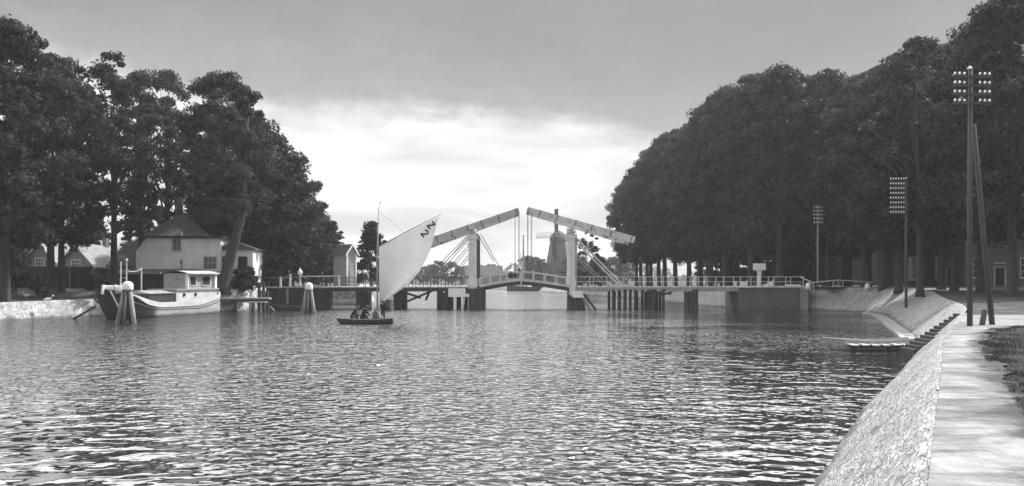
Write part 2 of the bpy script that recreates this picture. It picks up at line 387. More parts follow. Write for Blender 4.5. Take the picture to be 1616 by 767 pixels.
# ------------------------------------------------------------------ mesh helpers
class MB:
    def __init__(s): s.v = []; s.f = []; s.mi = []; s.cur = 0
    def add(s, vs, fs):
        o = len(s.v); s.v += [tuple(v) for v in vs]
        for f in fs: s.f.append(tuple(i + o for i in f)); s.mi.append(s.cur)
    def box(s, c, size, rotz=0.0, top=1.0, roty=0.0):
        hx, hy, hz = size[0] / 2, size[1] / 2, size[2] / 2
        m = Matrix.Translation(c) @ Matrix.Rotation(rotz, 4, 'Z') @ Matrix.Rotation(roty, 4, 'Y')
        vs = []
        for z, k in ((-hz, 1.0), (hz, top)):
            for x, y in ((-hx, -hy), (hx, -hy), (hx, hy), (-hx, hy)):
                vs.append(m @ Vector((x * k, y * k, z)))
        s.add(vs, [(3, 2, 1, 0), (4, 5, 6, 7), (0, 1, 5, 4), (1, 2, 6, 5), (2, 3, 7, 6), (3, 0, 4, 7)])
        return s
    def bar(s, a, b, w, h=None, up=(0, 0, 1), w2=None, h2=None):
        """rectangular bar between two points; w = horizontal thickness, h = vertical"""
        h = h or w; w2 = w2 or w; h2 = h2 or h
        a = Vector(a); b = Vector(b); d = (b - a).normalized(); up = Vector(up)
        if abs(d.dot(up)) > 0.98: up = Vector((0, 1, 0))
        sd_ = d.cross(up).normalized(); u = sd_.cross(d).normalized()
        vs = []
        for p, ww, hh in ((a, w, h), (b, w2, h2)):
            for i, j in ((-1, -1), (1, -1), (1, 1), (-1, 1)):
                vs.append(p + sd_ * i * ww / 2 + u * j * hh / 2)
        s.add(vs, [(0, 1, 2, 3), (7, 6, 5, 4), (1, 0, 4, 5), (2, 1, 5, 6), (3, 2, 6, 7), (0, 3, 7, 4)])
        return s
    def tube(s, pts, rad, n=8, cap=True):
        pts = [Vector(p) for p in pts]
        if not isinstance(rad, (list, tuple)): rad = [rad] * len(pts)
        rings = []; up = Vector((0.13, 0.21, 0.97)).normalized()
        for i, p in enumerate(pts):
            d = (pts[min(i + 1, len(pts) - 1)] - pts[max(i - 1, 0)]).normalized()
            if abs(d.dot(up)) > 0.9: uu = Vector((1, 0.05, 0))
            else: uu = up
            a = d.cross(uu).normalized(); b = d.cross(a).normalized()
            if i and (a.dot(pa) < 0): a = -a; b = -b
            pa = a
            rings.append([p + (a * math.cos(2 * PI * k / n) + b * math.sin(2 * PI * k / n)) * rad[i] for k in range(n)])
        vs = [v for r in rings for v in r]; fs = []
        for i in range(len(rings) - 1):
            for k in range(n):
                k2 = (k + 1) % n
                fs.append((i * n + k, i * n + k2, (i + 1) * n + k2, (i + 1) * n + k))
        if cap:
            fs.append(tuple(range(n))[::-1]); fs.append(tuple((len(rings) - 1) * n + k for k in range(n)))
        s.add(vs, fs); return s
    def lathe(s, c, prof, n=12):
        """prof = [(r,z)...]"""
        c = Vector(c); vs = []; fs = []
        for r, z in prof:
            for k in range(n):
                vs.append(c + Vector((r * math.cos(2 * PI * k / n), r * math.sin(2 * PI * k / n), z)))
        for i in range(len(prof) - 1):
            for k in range(n):
                k2 = (k + 1) % n
                fs.append((i * n + k, i * n + k2, (i + 1) * n + k2, (i + 1) * n + k))
        fs.append(tuple(range(n))[::-1]); fs.append(tuple((len(prof) - 1) * n + k for k in range(n)))
        s.add(vs, fs); return s
    def prism(s, poly, y0, y1):
        """poly in x,z extruded along y"""
        n = len(poly)
        vs = [(x, y0, z) for x, z in poly] + [(x, y1, z) for x, z in poly]
        fs = [tuple(range(n)), tuple(range(2 * n - 1, n - 1, -1))]
        for i in range(n):
            j = (i + 1) % n; fs.append((j, i, n + i, n + j))
        s.add(vs, fs); return s
    def grid(s, rows):
        nr = len(rows); nc = len(rows[0])
        vs = [p for r in rows for p in r]
        fs = [(i * nc + j, i * nc + j + 1, (i + 1) * nc + j + 1, (i + 1) * nc + j) for i in range(nr - 1) for j in range(nc - 1)]
        s.add(vs, fs); return s
    def xf(s, m):
        s.v = [tuple(m @ Vector(v)) for v in s.v]; return s
    def build(s, name, mats, parent=None, smooth=False, loc=None, fix=True):
        me = bpy.data.meshes.new(name)
        me.from_pydata(s.v, [], s.f)
        if not isinstance(mats, (list, tuple)): mats = [mats]
        for m in mats: me.materials.append(m)
        if len(mats) > 1: me.polygons.foreach_set('material_index', s.mi)
        if smooth: me.polygons.foreach_set('use_smooth', [True] * len(me.polygons))
        me.update()
        if fix:
            import bmesh
            bm = bmesh.new(); bm.from_mesh(me); bmesh.ops.recalc_face_normals(bm, faces=bm.faces); bm.to_mesh(me); bm.free()
        o = bpy.data.objects.new(name, me); COL.objects.link(o)
        if parent: o.parent = parent
        if loc is not None: o.location = loc
        return o

def tag(o, label=None, cat=None, group=None, kind=None):
    if label: o['label'] = label
    if cat: o['category'] = cat
    if group: o['group'] = group
    if kind: o['kind'] = kind
    return o
def empty(name, loc=(0, 0, 0), rz=0.0, label=None, cat=None, group=None):
    o = bpy.data.objects.new(name, None); COL.objects.link(o)
    o.empty_display_size = 0.3
    o.location = loc; o.rotation_euler = (0, 0, rz)
    return tag(o, label, cat, group)
def copy_tree(o, parent=None):
    c = o.copy(); COL.objects.link(c)
    if parent: c.parent = parent
    for ch in [x for x in bpy.data.objects if x.parent == o]: copy_tree(ch, c)
    return c
def at(px, py, Yd):
    """point at distance Yd seen at photo pixel px,py (survey helper)"""
    return Vector(((px - 808) / 1400 * Yd, Yd, 3.5 - (py - 438) / 1400 * Yd))
def ax(px, Yd): return (px - 808) / 1400 * Yd

# ------------------------------------------------------------------ terrain
RW = [(-60, -32), (-20, -12.4), (0, -2.3), (7, 1.15), (14.9, 5.07), (23.1, 9.1), (30, 12.9), (38.6, 17.4), (45, 20.5), (50.5, 22.8), (57, 25.2), (63.6, 27.5),
      (72, 30.6), (79, 33.0), (84, 34.6), (88, 35.0), (92, 34.2), (95, 33.4), (98, 32.9), (102, 32.9), (104, 32.5), (104.5, 25.5), (108, 24.5), (120, 23.5), (150, 21.0), (172, 16.5), (190, 12.5), (210, 9.5),
      (235, 6.0), (252, 2.0), (262, -8), (275, -22), (300, -36), (340, -48)]
LW = [(-60, -90), (40, -62), (60, -48.5), (73, -42), (79, -38.4), (85, -34.8), (90, -31.5), (94, -28.6), (98, -27.2), (104, -27.2), (115.5, -27), (116, -18.8), (126, -19.5), (160, -25.5),
      (200, -33), (250, -41), (300, -49), (340, -55)]
ROFF = [(-60, 2.0), (30, 2.05), (40, 2.2), (55, 3.0), (70, 3.8), (84, 5.0), (92, 4.2), (97, 1.6), (104, 0.6), (108, 1.5), (340, 2.0)]
RZ = [(-60, 1.9), (40, 1.9), (60, 1.95), (75, 2.05), (88, 2.3), (97, 2.44), (104, 2.44), (115, 2.2), (150, 1.9), (200, 1.5), (262, 1.2), (340, 1.0)]
LOFF = [(-60, 0.9), (90, 0.9), (98, 0.4), (115, 0.5), (130, 1.2), (340, 2.0)]
LZ = [(-60, 1.3), (73, 1.4), (85, 1.6), (93, 2.2), (98, 2.42), (104, 2.42), (115, 2.2), (150, 1.8), (250, 1.3), (340, 1.0)]
def ip(tab, y): return float(np.interp(y, [a for a, _ in tab], [b for _, b in tab]))
ys = sorted(set([a for a, _ in RW] + [a for a, _ in LW] + [float(v) for v in range(0, 110, 3)] + [float(v) for v in range(110, 340, 12)]))
def gz_left(x, y):
    """left bank rises gently inland"""
    z = ip(LZ, y); d = ip(LW, y) - ip(LOFF, y) - x
    return z + 0.7 * min(1, max(0, d - 2) / 16) * max(0, min(1, (98 - y) / 20))
gnd = MB()
rc = [0.2, 1.2, 3, 6, 11, 20, 45, 120, 600, 5000]
rowsR = [[(ip(RW, y) + ip(ROFF, y) + d, y, ip(RZ, y) + (0.0 if (d < 1 or (y < 45 and d < 50) or y > 92) else random.uniform(-0.03, 0.03))) for d in rc] for y in ys]
rowsL = [[(ip(LW, y) - ip(LOFF, y) - d, y, gz_left(ip(LW, y) - ip(LOFF, y) - d, y) + (0.0 if d < 1 else random.uniform(-0.03, 0.03))) for d in reversed(rc)] for y in ys]
gnd.grid(rowsR); gnd.grid(rowsL)
gnd.grid([[(-5050, 340.0, 1.0), (-57, 340.0, 1.0), (-46, 340.0, 1.0), (4950, 340.0, 1.0)], [(-5050, 800, 1.3), (-57, 800, 1.3), (-46, 800, 1.3), (4950, 800, 1.3)],
          [(-9000, 9000, 2), (-57, 9000, 2), (-46, 9000, 2), (9000, 9000, 2)]])
gnd.build('ground', M['ground']).__setitem__('kind', 'structure')
# sloping stone banks
def bank(name, tabw, taboff, tabz, sign, m, y0, y1, nseg=4, jit=0.03):
    mb = MB(); rows = []
    yy = [y for y in np.arange(y0, y1 + 0.01, 0.45)] + [a for a, _ in tabw if y0 < a < y1]
    for y in sorted(set(float(v) for v in yy)):
        r = []
        for k in range(nseg + 1):
            t = k / nseg
            x = ip(tabw, y) + sign * (ip(taboff, y) * t - 0.55 * (1 - t))
            z = (ip(tabz, y) if sign > 0 else gz_left(ip(tabw, y) - ip(taboff, y), y)) * t - 0.5 * (1 - t)
            if k == nseg: z += 0.022; x += sign * 0.14
            elif k == nseg - 1: z = (ip(tabz, y) if sign > 0 else gz_left(ip(tabw, y) - ip(taboff, y), y)) - .01; x = ip(tabw, y) + sign * ip(taboff, y)
            else: x += random.uniform(-jit, jit); z += random.uniform(-jit, jit)
            r.append((x, y, z))
        rows.append(r)
    mb.grid(rows)
    o = mb.build(name, m, smooth=True); o['kind'] = 'structure'; return o
bank('embankment', RW, ROFF, RZ, 1, M['revet'], -6, 104, 8, 0.045)
bank('embankment', RW, ROFF, RZ, 1, M['revet'], 104.5, 340, 2)
bank('embankment', LW, LOFF, LZ, -1, M['quay'], -40, 115.5, 3)
bank('embankment', LW, LOFF, LZ, -1, M['quay'], 116, 340, 3)
lw = MB(); lw.grid([[(-27.5, 115.9, -0.5), (-18.5, 115.9, -0.5)], [(-27.5, 115.95, 1.5), (-18.9, 115.95, 1.5)], [(-27.5, 116.4, 2.2), (-19.2, 116.4, 2.2)]])
lw.build('embankment', M['quay']).__setitem__('kind', 'structure')
rw = MB(); rw.grid([[(25.0, 104.3, -0.5), (33.5, 104.3, -0.5)], [(25.2, 104.35, 2.45), (33.5, 104.35, 2.45)]])
rw.build('embankment', M['revet']).__setitem__('kind', 'structure')
# coping line of setts between the revetment and the path
cp = MB()
y = 3.0
while y < 40:
    L = random.uniform(0.25, 0.55)
    x0 = ip(RW, y) + ip(ROFF, y) + 0.2; x1 = ip(RW, y + L) + ip(ROFF, y + L) + 0.2
    if random.random() < .7:
        j = random.uniform(-.04, .04)
        cp.bar((x0 + j, y, 1.895 + random.uniform(-0.01, 0.006)), (x1 + j, y + L * random.uniform(.5, .95), 1.895 + random.uniform(-0.01, 0.006)), random.uniform(.1, .2), 0.06)
    y += L
cp.build('kerb', mat('coping_setts', 0.26, 0.85, 0.5, 2.0, 14, 0.45, 0.02)).__setitem__('kind', 'structure')
# ledge along the foot of the revetment
lg = MB(); rows = []
for y in np.arange(43, 88, 1.5):
    x = ip(RW, y); rows.append([(x - 0.75, y, -0.3), (x - 0.72, y, 0.14), (x - 0.42, y, 0.16), (x - 0.40, y, 0.02), (x + 0.3, y, 0.06)])
lg.grid(rows); lg.build('kerb', M['gwood'])['kind'] = 'structure'
# the promenade path and the roads
def strip(name, pts, m, zoff=0.004, n=1, wob=0.0):
    """pts = [(y, xl, xr, z)]"""
    mb = MB(); rows = []
    for (y, a, b, z) in pts:
        rows.append([(a + (b - a) * k / 12, y, z + zoff + 0.05) for k in range(13)])
    mb.grid(rows); o = mb.build(name, m); o['kind'] = 'structure'
    at_ = o.data.attributes.new('worn_edge', 'FLOAT', 'POINT')      # metres to the grass side of the surface
    vals = []
    for (y, a, b, z) in pts: vals += [(b - a) * (12 - k) / 12 for k in range(13)]
    at_.data.foreach_set('value', vals)
    return o
pp = []
for y in np.arange(-6, 29, 0.22):
    e = ip(RW, y) + ip(ROFF, y)
    w = float(np.interp(y, [-6, 8, 12, 17, 22, 27, 29], [1.3, 1.2, 1.15, 1.0, 1.0, 1.3, 2.3]))
    w += .09 * math.sin(y * 1.7) + .07 * math.sin(y * 3.9 + 1) + .05 * math.sin(y * 9.1)
    pp.append((y, e + 0.10, e + w + .12, 1.88))
for y in np.arange(29, 37.6, 0.7):
    e = ip(RW, y) + ip(ROFF, y)
    pp.append((y, e + 0.10, float(np.interp(y, [29, 30.5, 34, 37.6], [19, 34, 38, 26])), 1.88))
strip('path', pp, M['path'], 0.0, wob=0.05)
# the road behind the elms, curving to the bridge
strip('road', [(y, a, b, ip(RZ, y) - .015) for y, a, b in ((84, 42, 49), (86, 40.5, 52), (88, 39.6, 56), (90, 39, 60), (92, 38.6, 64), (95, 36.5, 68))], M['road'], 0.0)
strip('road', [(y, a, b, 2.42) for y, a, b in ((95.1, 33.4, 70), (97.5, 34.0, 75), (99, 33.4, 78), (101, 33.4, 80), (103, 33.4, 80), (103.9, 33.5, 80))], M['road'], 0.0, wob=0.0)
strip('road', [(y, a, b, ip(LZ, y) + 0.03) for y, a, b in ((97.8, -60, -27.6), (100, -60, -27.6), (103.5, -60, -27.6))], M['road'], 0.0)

# water: one sheet
wt = MB(); wt.grid([[(-300, -80, 0), (300, -80, 0)], [(-300, 345, 0), (300, 345, 0)]])
wt.build('water', M['water'])['kind'] = 'structure'

# ------------------------------------------------------------------ trees
def crown_mesh(name, zb, zt, rad, ncl, per, ls, seed, m, shape='elm', flat=0.62, clr=(0.8, 1.6)):
    r_ = np.random.default_rng(seed)
    cen = []; crad = []
    off = r_.uniform(0, 6.28, 4)
    for i in range(ncl):
        t = r_.uniform(0, 1) ** 0.9
        th = r_.uniform(0, 2 * PI)
        if shape == 'elm': prof = math.sin(PI * min(1, (t * 0.88 + 0.12))) ** 0.62
        elif shape == 'round': prof = math.sin(PI * (t * 0.9 + 0.06)) ** 0.5
        elif shape == 'cone': prof = max(0.05, 1 - t) ** 0.75
        elif shape == 'bush': prof = math.sqrt(max(0.02, 1 - t * t))
        else: prof = 1.0
        lob = 1 + 0.16 * math.sin(3 * th + off[0] + 4 * t) + 0.12 * math.sin(5 * th + off[1] - 6 * t)
        rr = rad * prof * lob * r_.uniform(0.05, 1) ** 0.42
        cr = r_.uniform(*clr)
        if r_.uniform() < .16: rr *= 1.2; cr *= .45
        z = zb + (zt - zb) * t
        cen.append((rr * math.cos(th), rr * math.sin(th), z - cr * 0.3)); crad.append(cr)
    cen = np.array(cen); crad = np.array(crad)
    n = ncl * per
    ci = np.repeat(np.arange(ncl), per)
    d = r_.normal(size=(n, 3)); d /= np.linalg.norm(d, axis=1)[:, None]
    rr = r_.uniform(0, 1, n) ** 0.5
    p = cen[ci] + d * (rr * crad[ci])[:, None] * np.array([1, 1, flat])
    # leaf sprays: small irregular quads, roughly facing outward/up with scatter
    nrm = d * 0.8 + r_.normal(size=(n, 3)) * 0.75 + np.array([0, 0, 0.35])
    nrm /= np.linalg.norm(nrm, axis=1)[:, None]
    a = np.cross(nrm, r_.normal(size=(n, 3))); a /= np.linalg.norm(a, axis=1)[:, None]
    b = np.cross(nrm, a)
    s = ls * r_.uniform(0.55, 1.35, n)[:, None]
    w = 0.55 * r_.uniform(0.7, 1.2, n)[:, None]
    V = np.empty((n, 4, 3))
    V[:, 0] = p - a * s; V[:, 1] = p - b * s * w + nrm * s * 0.15; V[:, 2] = p + a * s; V[:, 3] = p + b * s * w + nrm * s * 0.15
    me = bpy.data.meshes.new(name)
    me.vertices.add(n * 4); me.vertices.foreach_set('co', V.reshape(-1))
    me.loops.add(n * 4); me.loops.foreach_set('vertex_index', np.arange(n * 4, dtype=np.int32))
    me.polygons.add(n); me.polygons.foreach_set('loop_start', np.arange(0, n * 4, 4, dtype=np.int32))
    me.polygons.foreach_set('loop_total', np.full(n, 4, dtype=np.int32))
    me.materials.append(m); me.update(); me.validate()
    return me, cen

def trunk_mesh(name, H, r0, cen, seed, zsplit, lean=(0, 0), nl=12):
    rd = random.Random(seed); mb = MB()
    top = Vector((lean[0], lean[1], zsplit))
    pts = [Vector((0, 0, -0.4)), Vector((0, 0, 0.3)), Vector((lean[0] * .2, lean[1] * .2, zsplit * .25)), Vector((lean[0] * .55, lean[1] * .55, zsplit * .6)), top,
           top + Vector((rd.uniform(-.5, .5), rd.uniform(-.5, .5), (H - zsplit) * .35)), top + Vector((rd.uniform(-.8, .8), rd.uniform(-.8, .8), (H - zsplit) * .75))]
    mb.tube(pts, [r0 * 1.55, r0 * 1.12, r0, r0 * .9, r0 * .78, r0 * .45, r0 * .12], 9)
    pick = list(range(len(cen))); rd.shuffle(pick)
    for i in pick[:nl]:
        c = Vector(cen[i]); t = rd.uniform(0.0, 0.7)
        s = top.lerp(pts[5], t) if t > .15 else top.lerp(pts[3], rd.uniform(0, .3))
        if c.z < s.z + 0.5: s = Vector((s.x, s.y, max(zsplit * .7, c.z - 2)))
        mid = s.lerp(c, 0.5) + Vector((rd.uniform(-.5, .5), rd.uniform(-.5, .5), rd.uniform(.2, 1.0)))
        q1 = s.lerp(mid, .5) + Vector((rd.uniform(-.2, .2), rd.uniform(-.2, .2), .1))
        r = r0 * rd.uniform(.22, .4)
        mb.tube([s, q1, mid, c], [r, r * .8, r * .55, r * .15], 6)
    o = mb.build(name, M['bark'], smooth=True)
    me = o.data; bpy.data.objects.remove(o)
    return me

PROTO = {}
def proto(key, H, zb, rad, r0, ncl, per, ls, seed, m, shape='elm', lean=(0, 0), clr=(0.8, 1.6), nl=12, flat=.62, zsplit=None):
    cm, cen = crown_mesh('crown', zb, H - 0.6, rad, ncl, per, ls, seed, m, shape, flat, clr)
    tm = trunk_mesh('trunk', H, r0, cen, seed, zsplit or max(zb + 1, 1.0), lean, nl)
    PROTO[key] = (cm, tm)
for k in range(4):
    proto(f'dense{k}', 24, 5.2, 6.4, 0.42, 225, 240, 0.195, 100 + k, M['leaf'], clr=(0.8, 1.7), nl=22)
for k in range(3):
    proto(f'loose{k}', 24, 6.5, 5.8, 0.36, 88, 200, 0.195, 200 + k, M['leaf'], clr=(0.7, 1.5), nl=26)
for k in range(2):
    proto(f'low{k}', 20, 1.6, 5.6, 0.35, 180, 150, 0.26, 300 + k, M['leaf_dark'], shape='round')
proto('lean', 23, 7.4, 5.8, 0.62, 125, 260, 0.195, 401, M['leaf'], lean=(2.2, 0.3), nl=20)
proto('thin', 14, 4.5, 2.6, 0.17, 55, 120, 0.22, 402, M['leaf'], clr=(0.5, 1.1))
for k in range(2):
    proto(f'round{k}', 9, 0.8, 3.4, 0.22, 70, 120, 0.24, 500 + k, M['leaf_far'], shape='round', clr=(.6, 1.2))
proto('cone', 11, 0.6, 3.2, 0.25, 110, 110, 0.22, 601, M['leaf_dark'], shape='cone', clr=(.5, 1.0))
proto('sapling', 13, 1.2, 3.4, 0.18, 60, 85, 0.22, 603, M['leaf'], shape='round', clr=(.5, 1.0), nl=22)
for k in range(2):
    proto(f'bush{k}', 3.2, 0.1, 1.9, 0.05, 45, 80, 0.13, 700 + k, M['leaf_light'] if k else M['leaf_dark'], shape='bush', clr=(.3, .7), nl=6, zsplit=0.6)

def tree(key, x, y, z, s, rz, label, group=None, name='elm_tree', cat='tree', sxy=1.0):
    cm, tm = PROTO[key]
    e = empty(name, (x, y, z), rz, label, cat, group)
    e.scale = (s * sxy, s * sxy, s)
    for nm, me in (('trunk', tm), ('crown', cm)):
        o = bpy.data.objects.new(nm, me); COL.objects.link(o); o.parent = e
    return e
ORD = ['first', 'second', 'third', 'fourth', 'fifth', 'sixth', 'seventh', 'eighth', 'ninth', 'tenth', 'eleventh', 'twelfth', 'thirteenth', 'fourteenth', 'fifteenth', 'sixteenth', 'seventeenth', 'eighteenth', 'nineteenth', 'twentieth']

# right bank, between camera and bridge (photo trunk pixels)
near = [(1306, 109, 'dense3', 1.14, 'stout elm rising directly behind the far telegraph pole'),
        (1597, 70, 'dense1', 1.03, 'thick dark trunk nearest the right photo edge, elm on the lawn'),
        (1548, 83, 'dense2', 1.02, 'dark elm trunk standing just right of the tallest telegraph pole'),
        (1506, 85, 'dense0', 1.02, 'elm on the lawn just left of the tallest telegraph pole'),
        (1486, 87, 'dense3', 1.00, 'elm on the lawn before the tall curtained windows'),
        (1452, 80, 'loose1', 0.98, 'forked thick elm just right of the middle telegraph pole'),
        (1418, 89, 'dense2', 1.00, 'elm trunk just left of the middle telegraph pole'),
        (1393, 92, 'dense1', 0.98, 'thin-trunked elm beside the small white stone on the road edge'),
        (1364, 99, 'dense0', 1.02, 'elm nearest the end of the sloping wooden rail')]
for i, (px, yd, key, s, lab) in enumerate(near):
    tree(key, ax(px, yd), yd, ip(RZ, yd), s, i * 1.3, lab, 'elms on the lawn of the right bank', sxy=0.88)
# second line behind the road, right
for i, (x, yd) in enumerate([(52, 76), (58, 88), (50, 106), (45, 112), (57, 108), (66, 100), (40, 117), (48, 128), (60, 70)]):
    tree(f'dense{i % 4}', x, yd, ip(RZ, yd), 0.95 + .04 * (i % 3), i * 2.1 + .5, f'{ORD[i]} elm of the loose back line rising behind the right lawn and houses', 'elms behind the right lawn', sxy=1.0)
# right bank beyond the bridge: two rows
for i in range(13):
    yd = 108 + i * 6.6
    x = float(np.interp(yd, [105, 115, 124, 150, 190], [34.0, 30.5, 29.0, 27.0, 26.0]))
    tree(f'dense{(i * 3 + 1) % 4}', x + random.uniform(-.5, .5), yd, ip(RZ, yd), (1.11, 1.14, 1.15, 1.12, 1.10, 1.10, 1.10, 1.09, 1.08, 1.06, 1.05, 1.03, 1.0)[i] + random.uniform(-.03, .04), i * 1.7,
         f'{ORD[i]} elm from the bridge in the waterside row beyond the railings', 'waterside elm row beyond the bridge', sxy=0.86)
for i in range(9):
    yd = 112 + i * 9
    tree(f'dense{(i + 2) % 4}', float(np.interp(yd, [105, 150, 190], [43, 37, 36])) + random.uniform(-1, 1), yd, ip(RZ, yd), 1.06, i * 2.3,
         f'{ORD[i]} elm from the bridge in the inner row behind the waterside elms', 'inner elm row beyond the bridge', sxy=1.05)

# left bank
lt = [(8, 75, 'dense1', 1.02, 'tall elm at the left photo edge'),
      (80, 88, 'dense2', 1.0, 'left trunk of the pair of elms before the board fence'),
      (97, 89, 'loose0', 1.0, 'right trunk of the pair of elms before the board fence'),
      (180, 91, 'loose2', 1.04, 'elm rising between the gabled cottage and the white house'),
      (262, 106, 'loose1', 1.10, 'open-crowned elm behind the white house roof'),
      (222, 99, 'loose0', 1.03, 'open-crowned elm behind the tiled outbuilding left of the white house'),
      (352, 93, 'lean', 1.02, 'stout leaning elm in front of the white house corner')]
for i, (px, yd, key, s, lab) in enumerate(lt):
    x = ax(px, yd)
    tree(key, x, yd, gz_left(x, yd), s, 0 if key == 'lean' else i * 1.9 + 1, lab, 'elms of the left bank', sxy=0.92)
lrow = [(378, 112, .93), (398, 122, .92), (415, 134, .90), (430, 147, .87), (446, 161, .85), (462, 178, .84), (478, 196, .82), (492, 215, .80), (504, 238, .76), (514, 262, .72)]
for i, (px, yd, s) in enumerate(lrow):
    tree(f'dense{i % 4}', ax(px, yd), yd, ip(LZ, yd), s * 1.06, i * 1.1, f'{ORD[i]} elm from the white house in the left row beyond the bridge', 'left elm row beyond the bridge', sxy=0.95)
for i, (px, yd, s) in enumerate([(414, 104.5, .92), (446, 110, .85), (420, 112, .75), (452, 116, .5), (486, 122, .5), (515, 130, .5), (340, 125, .85), (306, 134, .5), (225, 125, .5), (150, 122, .45), (60, 118, .8), (-25, 112, .95), (20, 128, .8)]):
    tree(f'low{i % 2}', ax(px, yd), yd, ip(LZ, yd), s, i * 1.4, f'low bushy dark tree, {ORD[i]} of the undergrowth behind the left houses and hut', 'bushy undergrowth trees on the left', 'bushy_tree', sxy=1.0)
tree('bush1', ax(-12, 80), 80, 1.5, 2.4, 0.3, 'pale large shrub in front of the fence at the left photo edge', None, 'shrub', 'shrub', sxy=0.8)
tree('cone', ax(574, 112), 118, 2.0, 0.86, 0.0, 'dark pointed tree beside the gabled bridge hut', None, 'conifer_tree', sxy=1.1)
tree('sapling', ax(928, 180), 180, 1.4, 0.90, 0.0, 'thin airy young tree right of the white right-hand bridge tower', None, 'young_tree', sxy=1.0)
for i, (px, yd, s) in enumerate([(948, 200, .8), (912, 215, .6)]):
    tree('round1', ax(px, yd), yd, 1.3, s, i, ['rounded low tree under the end of the right balance beam', 'rounded low tree left of the airy young tree'][i], 'low trees at the right canal bend', 'young_tree')
for i, (px, yd, s) in enumerate([(1130, 190, .75), (1165, 175, .75), (1200, 165, .75), (1235, 150, .8), (1268, 140, .8), (1300, 170, .9)]):
    tree(f'low{i % 2}', ax(px, yd), yd, ip(RZ, yd), s, i * 1.7, f'low dark bushy tree, {ORD[i]} from the left behind the trunks right of the bridge', 'bushy undergrowth behind the right elms', 'bushy_tree', sxy=1.1)
# far line of trees round the bend
i = 0
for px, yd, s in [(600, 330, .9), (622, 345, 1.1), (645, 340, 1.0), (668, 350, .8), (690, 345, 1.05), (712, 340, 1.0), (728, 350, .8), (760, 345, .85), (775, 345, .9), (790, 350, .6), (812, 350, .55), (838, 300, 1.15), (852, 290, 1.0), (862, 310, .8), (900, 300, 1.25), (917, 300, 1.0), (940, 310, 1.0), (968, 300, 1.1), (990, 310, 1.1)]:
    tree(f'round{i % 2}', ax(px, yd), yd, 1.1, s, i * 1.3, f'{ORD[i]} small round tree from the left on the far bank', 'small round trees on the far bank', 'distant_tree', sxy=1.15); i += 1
fw = MB()
cm, _ = crown_mesh('woodland', 0, 9, 9, 60, 90, 0.6, 901, M['leaf_far'], 'bush', clr=(1.5, 3))
rr = random.Random(5)
# far-off wood along the horizon: one stuff mass
me = bpy.data.meshes.new('woodland')
n = 26000
px_ = rng.uniform(-900, 900, n); base = 620 + rng.uniform(0, 60, n)
hh = 10 + 4 * np.sin(px_ * 0.031) + 3 * np.sin(px_ * 0.083 + 1) + 2 * np.sin(px_ * 0.19)
pz = 1 + rng.uniform(0, 1, n) * hh
P = np.stack([px_, base, pz], 1); nr = rng.normal(size=(n, 3)); nr /= np.linalg.norm(nr, axis=1)[:, None]
a_ = np.cross(nr, rng.normal(size=(n, 3))); a_ /= np.linalg.norm(a_, axis=1)[:, None]; b_ = np.cross(nr, a_)
V = np.stack([P - a_ * 1.4, P - b_ * 1.0, P + a_ * 1.4, P + b_ * 1.0], 1)
me.vertices.add(n * 4); me.vertices.foreach_set('co', V.reshape(-1)); me.loops.add(n * 4)
me.loops.foreach_set('vertex_index', np.arange(n * 4, dtype=np.int32)); me.polygons.add(n)
me.polygons.foreach_set('loop_start', np.arange(0, n * 4, 4, dtype=np.int32)); me.polygons.foreach_set('loop_total', np.full(n, 4, dtype=np.int32))
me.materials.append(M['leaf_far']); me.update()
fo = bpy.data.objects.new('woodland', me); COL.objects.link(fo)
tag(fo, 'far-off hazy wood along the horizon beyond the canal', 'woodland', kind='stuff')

# grass blades on the near verge
n = 60000
gx = []; gy = []
while len(gx) < n:
    yy_ = 5 + 26 * random.random() ** 1.3
    e = ip(RW, yy_) + ip(ROFF, yy_)
    w = float(np.interp(yy_, [8, 12, 17, 22, 27, 29, 31], [1.2, 1.15, 1.0, 1.0, 1.3, 2.3, 99]))
    x = e + w - 0.05 + random.expovariate(0.40) * random.random()
    if w < 50: gx.append(x); gy.append(yy_)
gx = np.array(gx); gy = np.array(gy)
hgt = rng.uniform(0.01, 0.06, n) * (0.6 + 0.8 * (np.sin(gx * 2.3) * np.sin(gy * 1.9) > 0)); ang = rng.uniform(0, 2 * PI, n)
base = np.stack([gx, gy, np.full(n, 1.87)], 1); dv = np.stack([np.cos(ang), np.sin(ang), np.zeros(n)], 1) * 0.010
tip = base + np.stack([rng.normal(0, .04, n), rng.normal(0, .04, n), hgt + 0.03], 1)
V = np.stack([base - dv, base + dv, tip], 1)
me = bpy.data.meshes.new('grass'); me.vertices.add(n * 3); me.vertices.foreach_set('co', V.reshape(-1)); me.loops.add(n * 3)
me.loops.foreach_set('vertex_index', np.arange(n * 3, dtype=np.int32)); me.polygons.add(n)
me.polygons.foreach_set('loop_start', np.arange(0, n * 3, 3, dtype=np.int32)); me.polygons.foreach_set('loop_total', np.full(n, 3, dtype=np.int32))
me.materials.append(M['leaf']); me.update()
go = bpy.data.objects.new('grass', me); COL.objects.link(go)
tag(go, 'short grass of the verge beside the promenade path', 'grass', kind='stuff')

# ------------------------------------------------------------------ the drawbridge
BY0, BY1 = 98.0, 102.6
DZ = 2.5
br = empty('drawbridge', (ax(824, 98), 98, 0), 0, 'white wooden double drawbridge with raised balance beams across the canal', 'bridge')
bo = Vector(br.location)
def bp(mb, name, m, parent=None, smooth=False, label=None):
    mb.xf(Matrix.Translation(-bo)); o = mb.build(name, m, parent or br, smooth)
    if label: o['label'] = label
    return o
XL, XR = ax(745, 98), ax(903, 98)          # tower posts
xa, xb = ax(508, 98), ax(1165, 98)
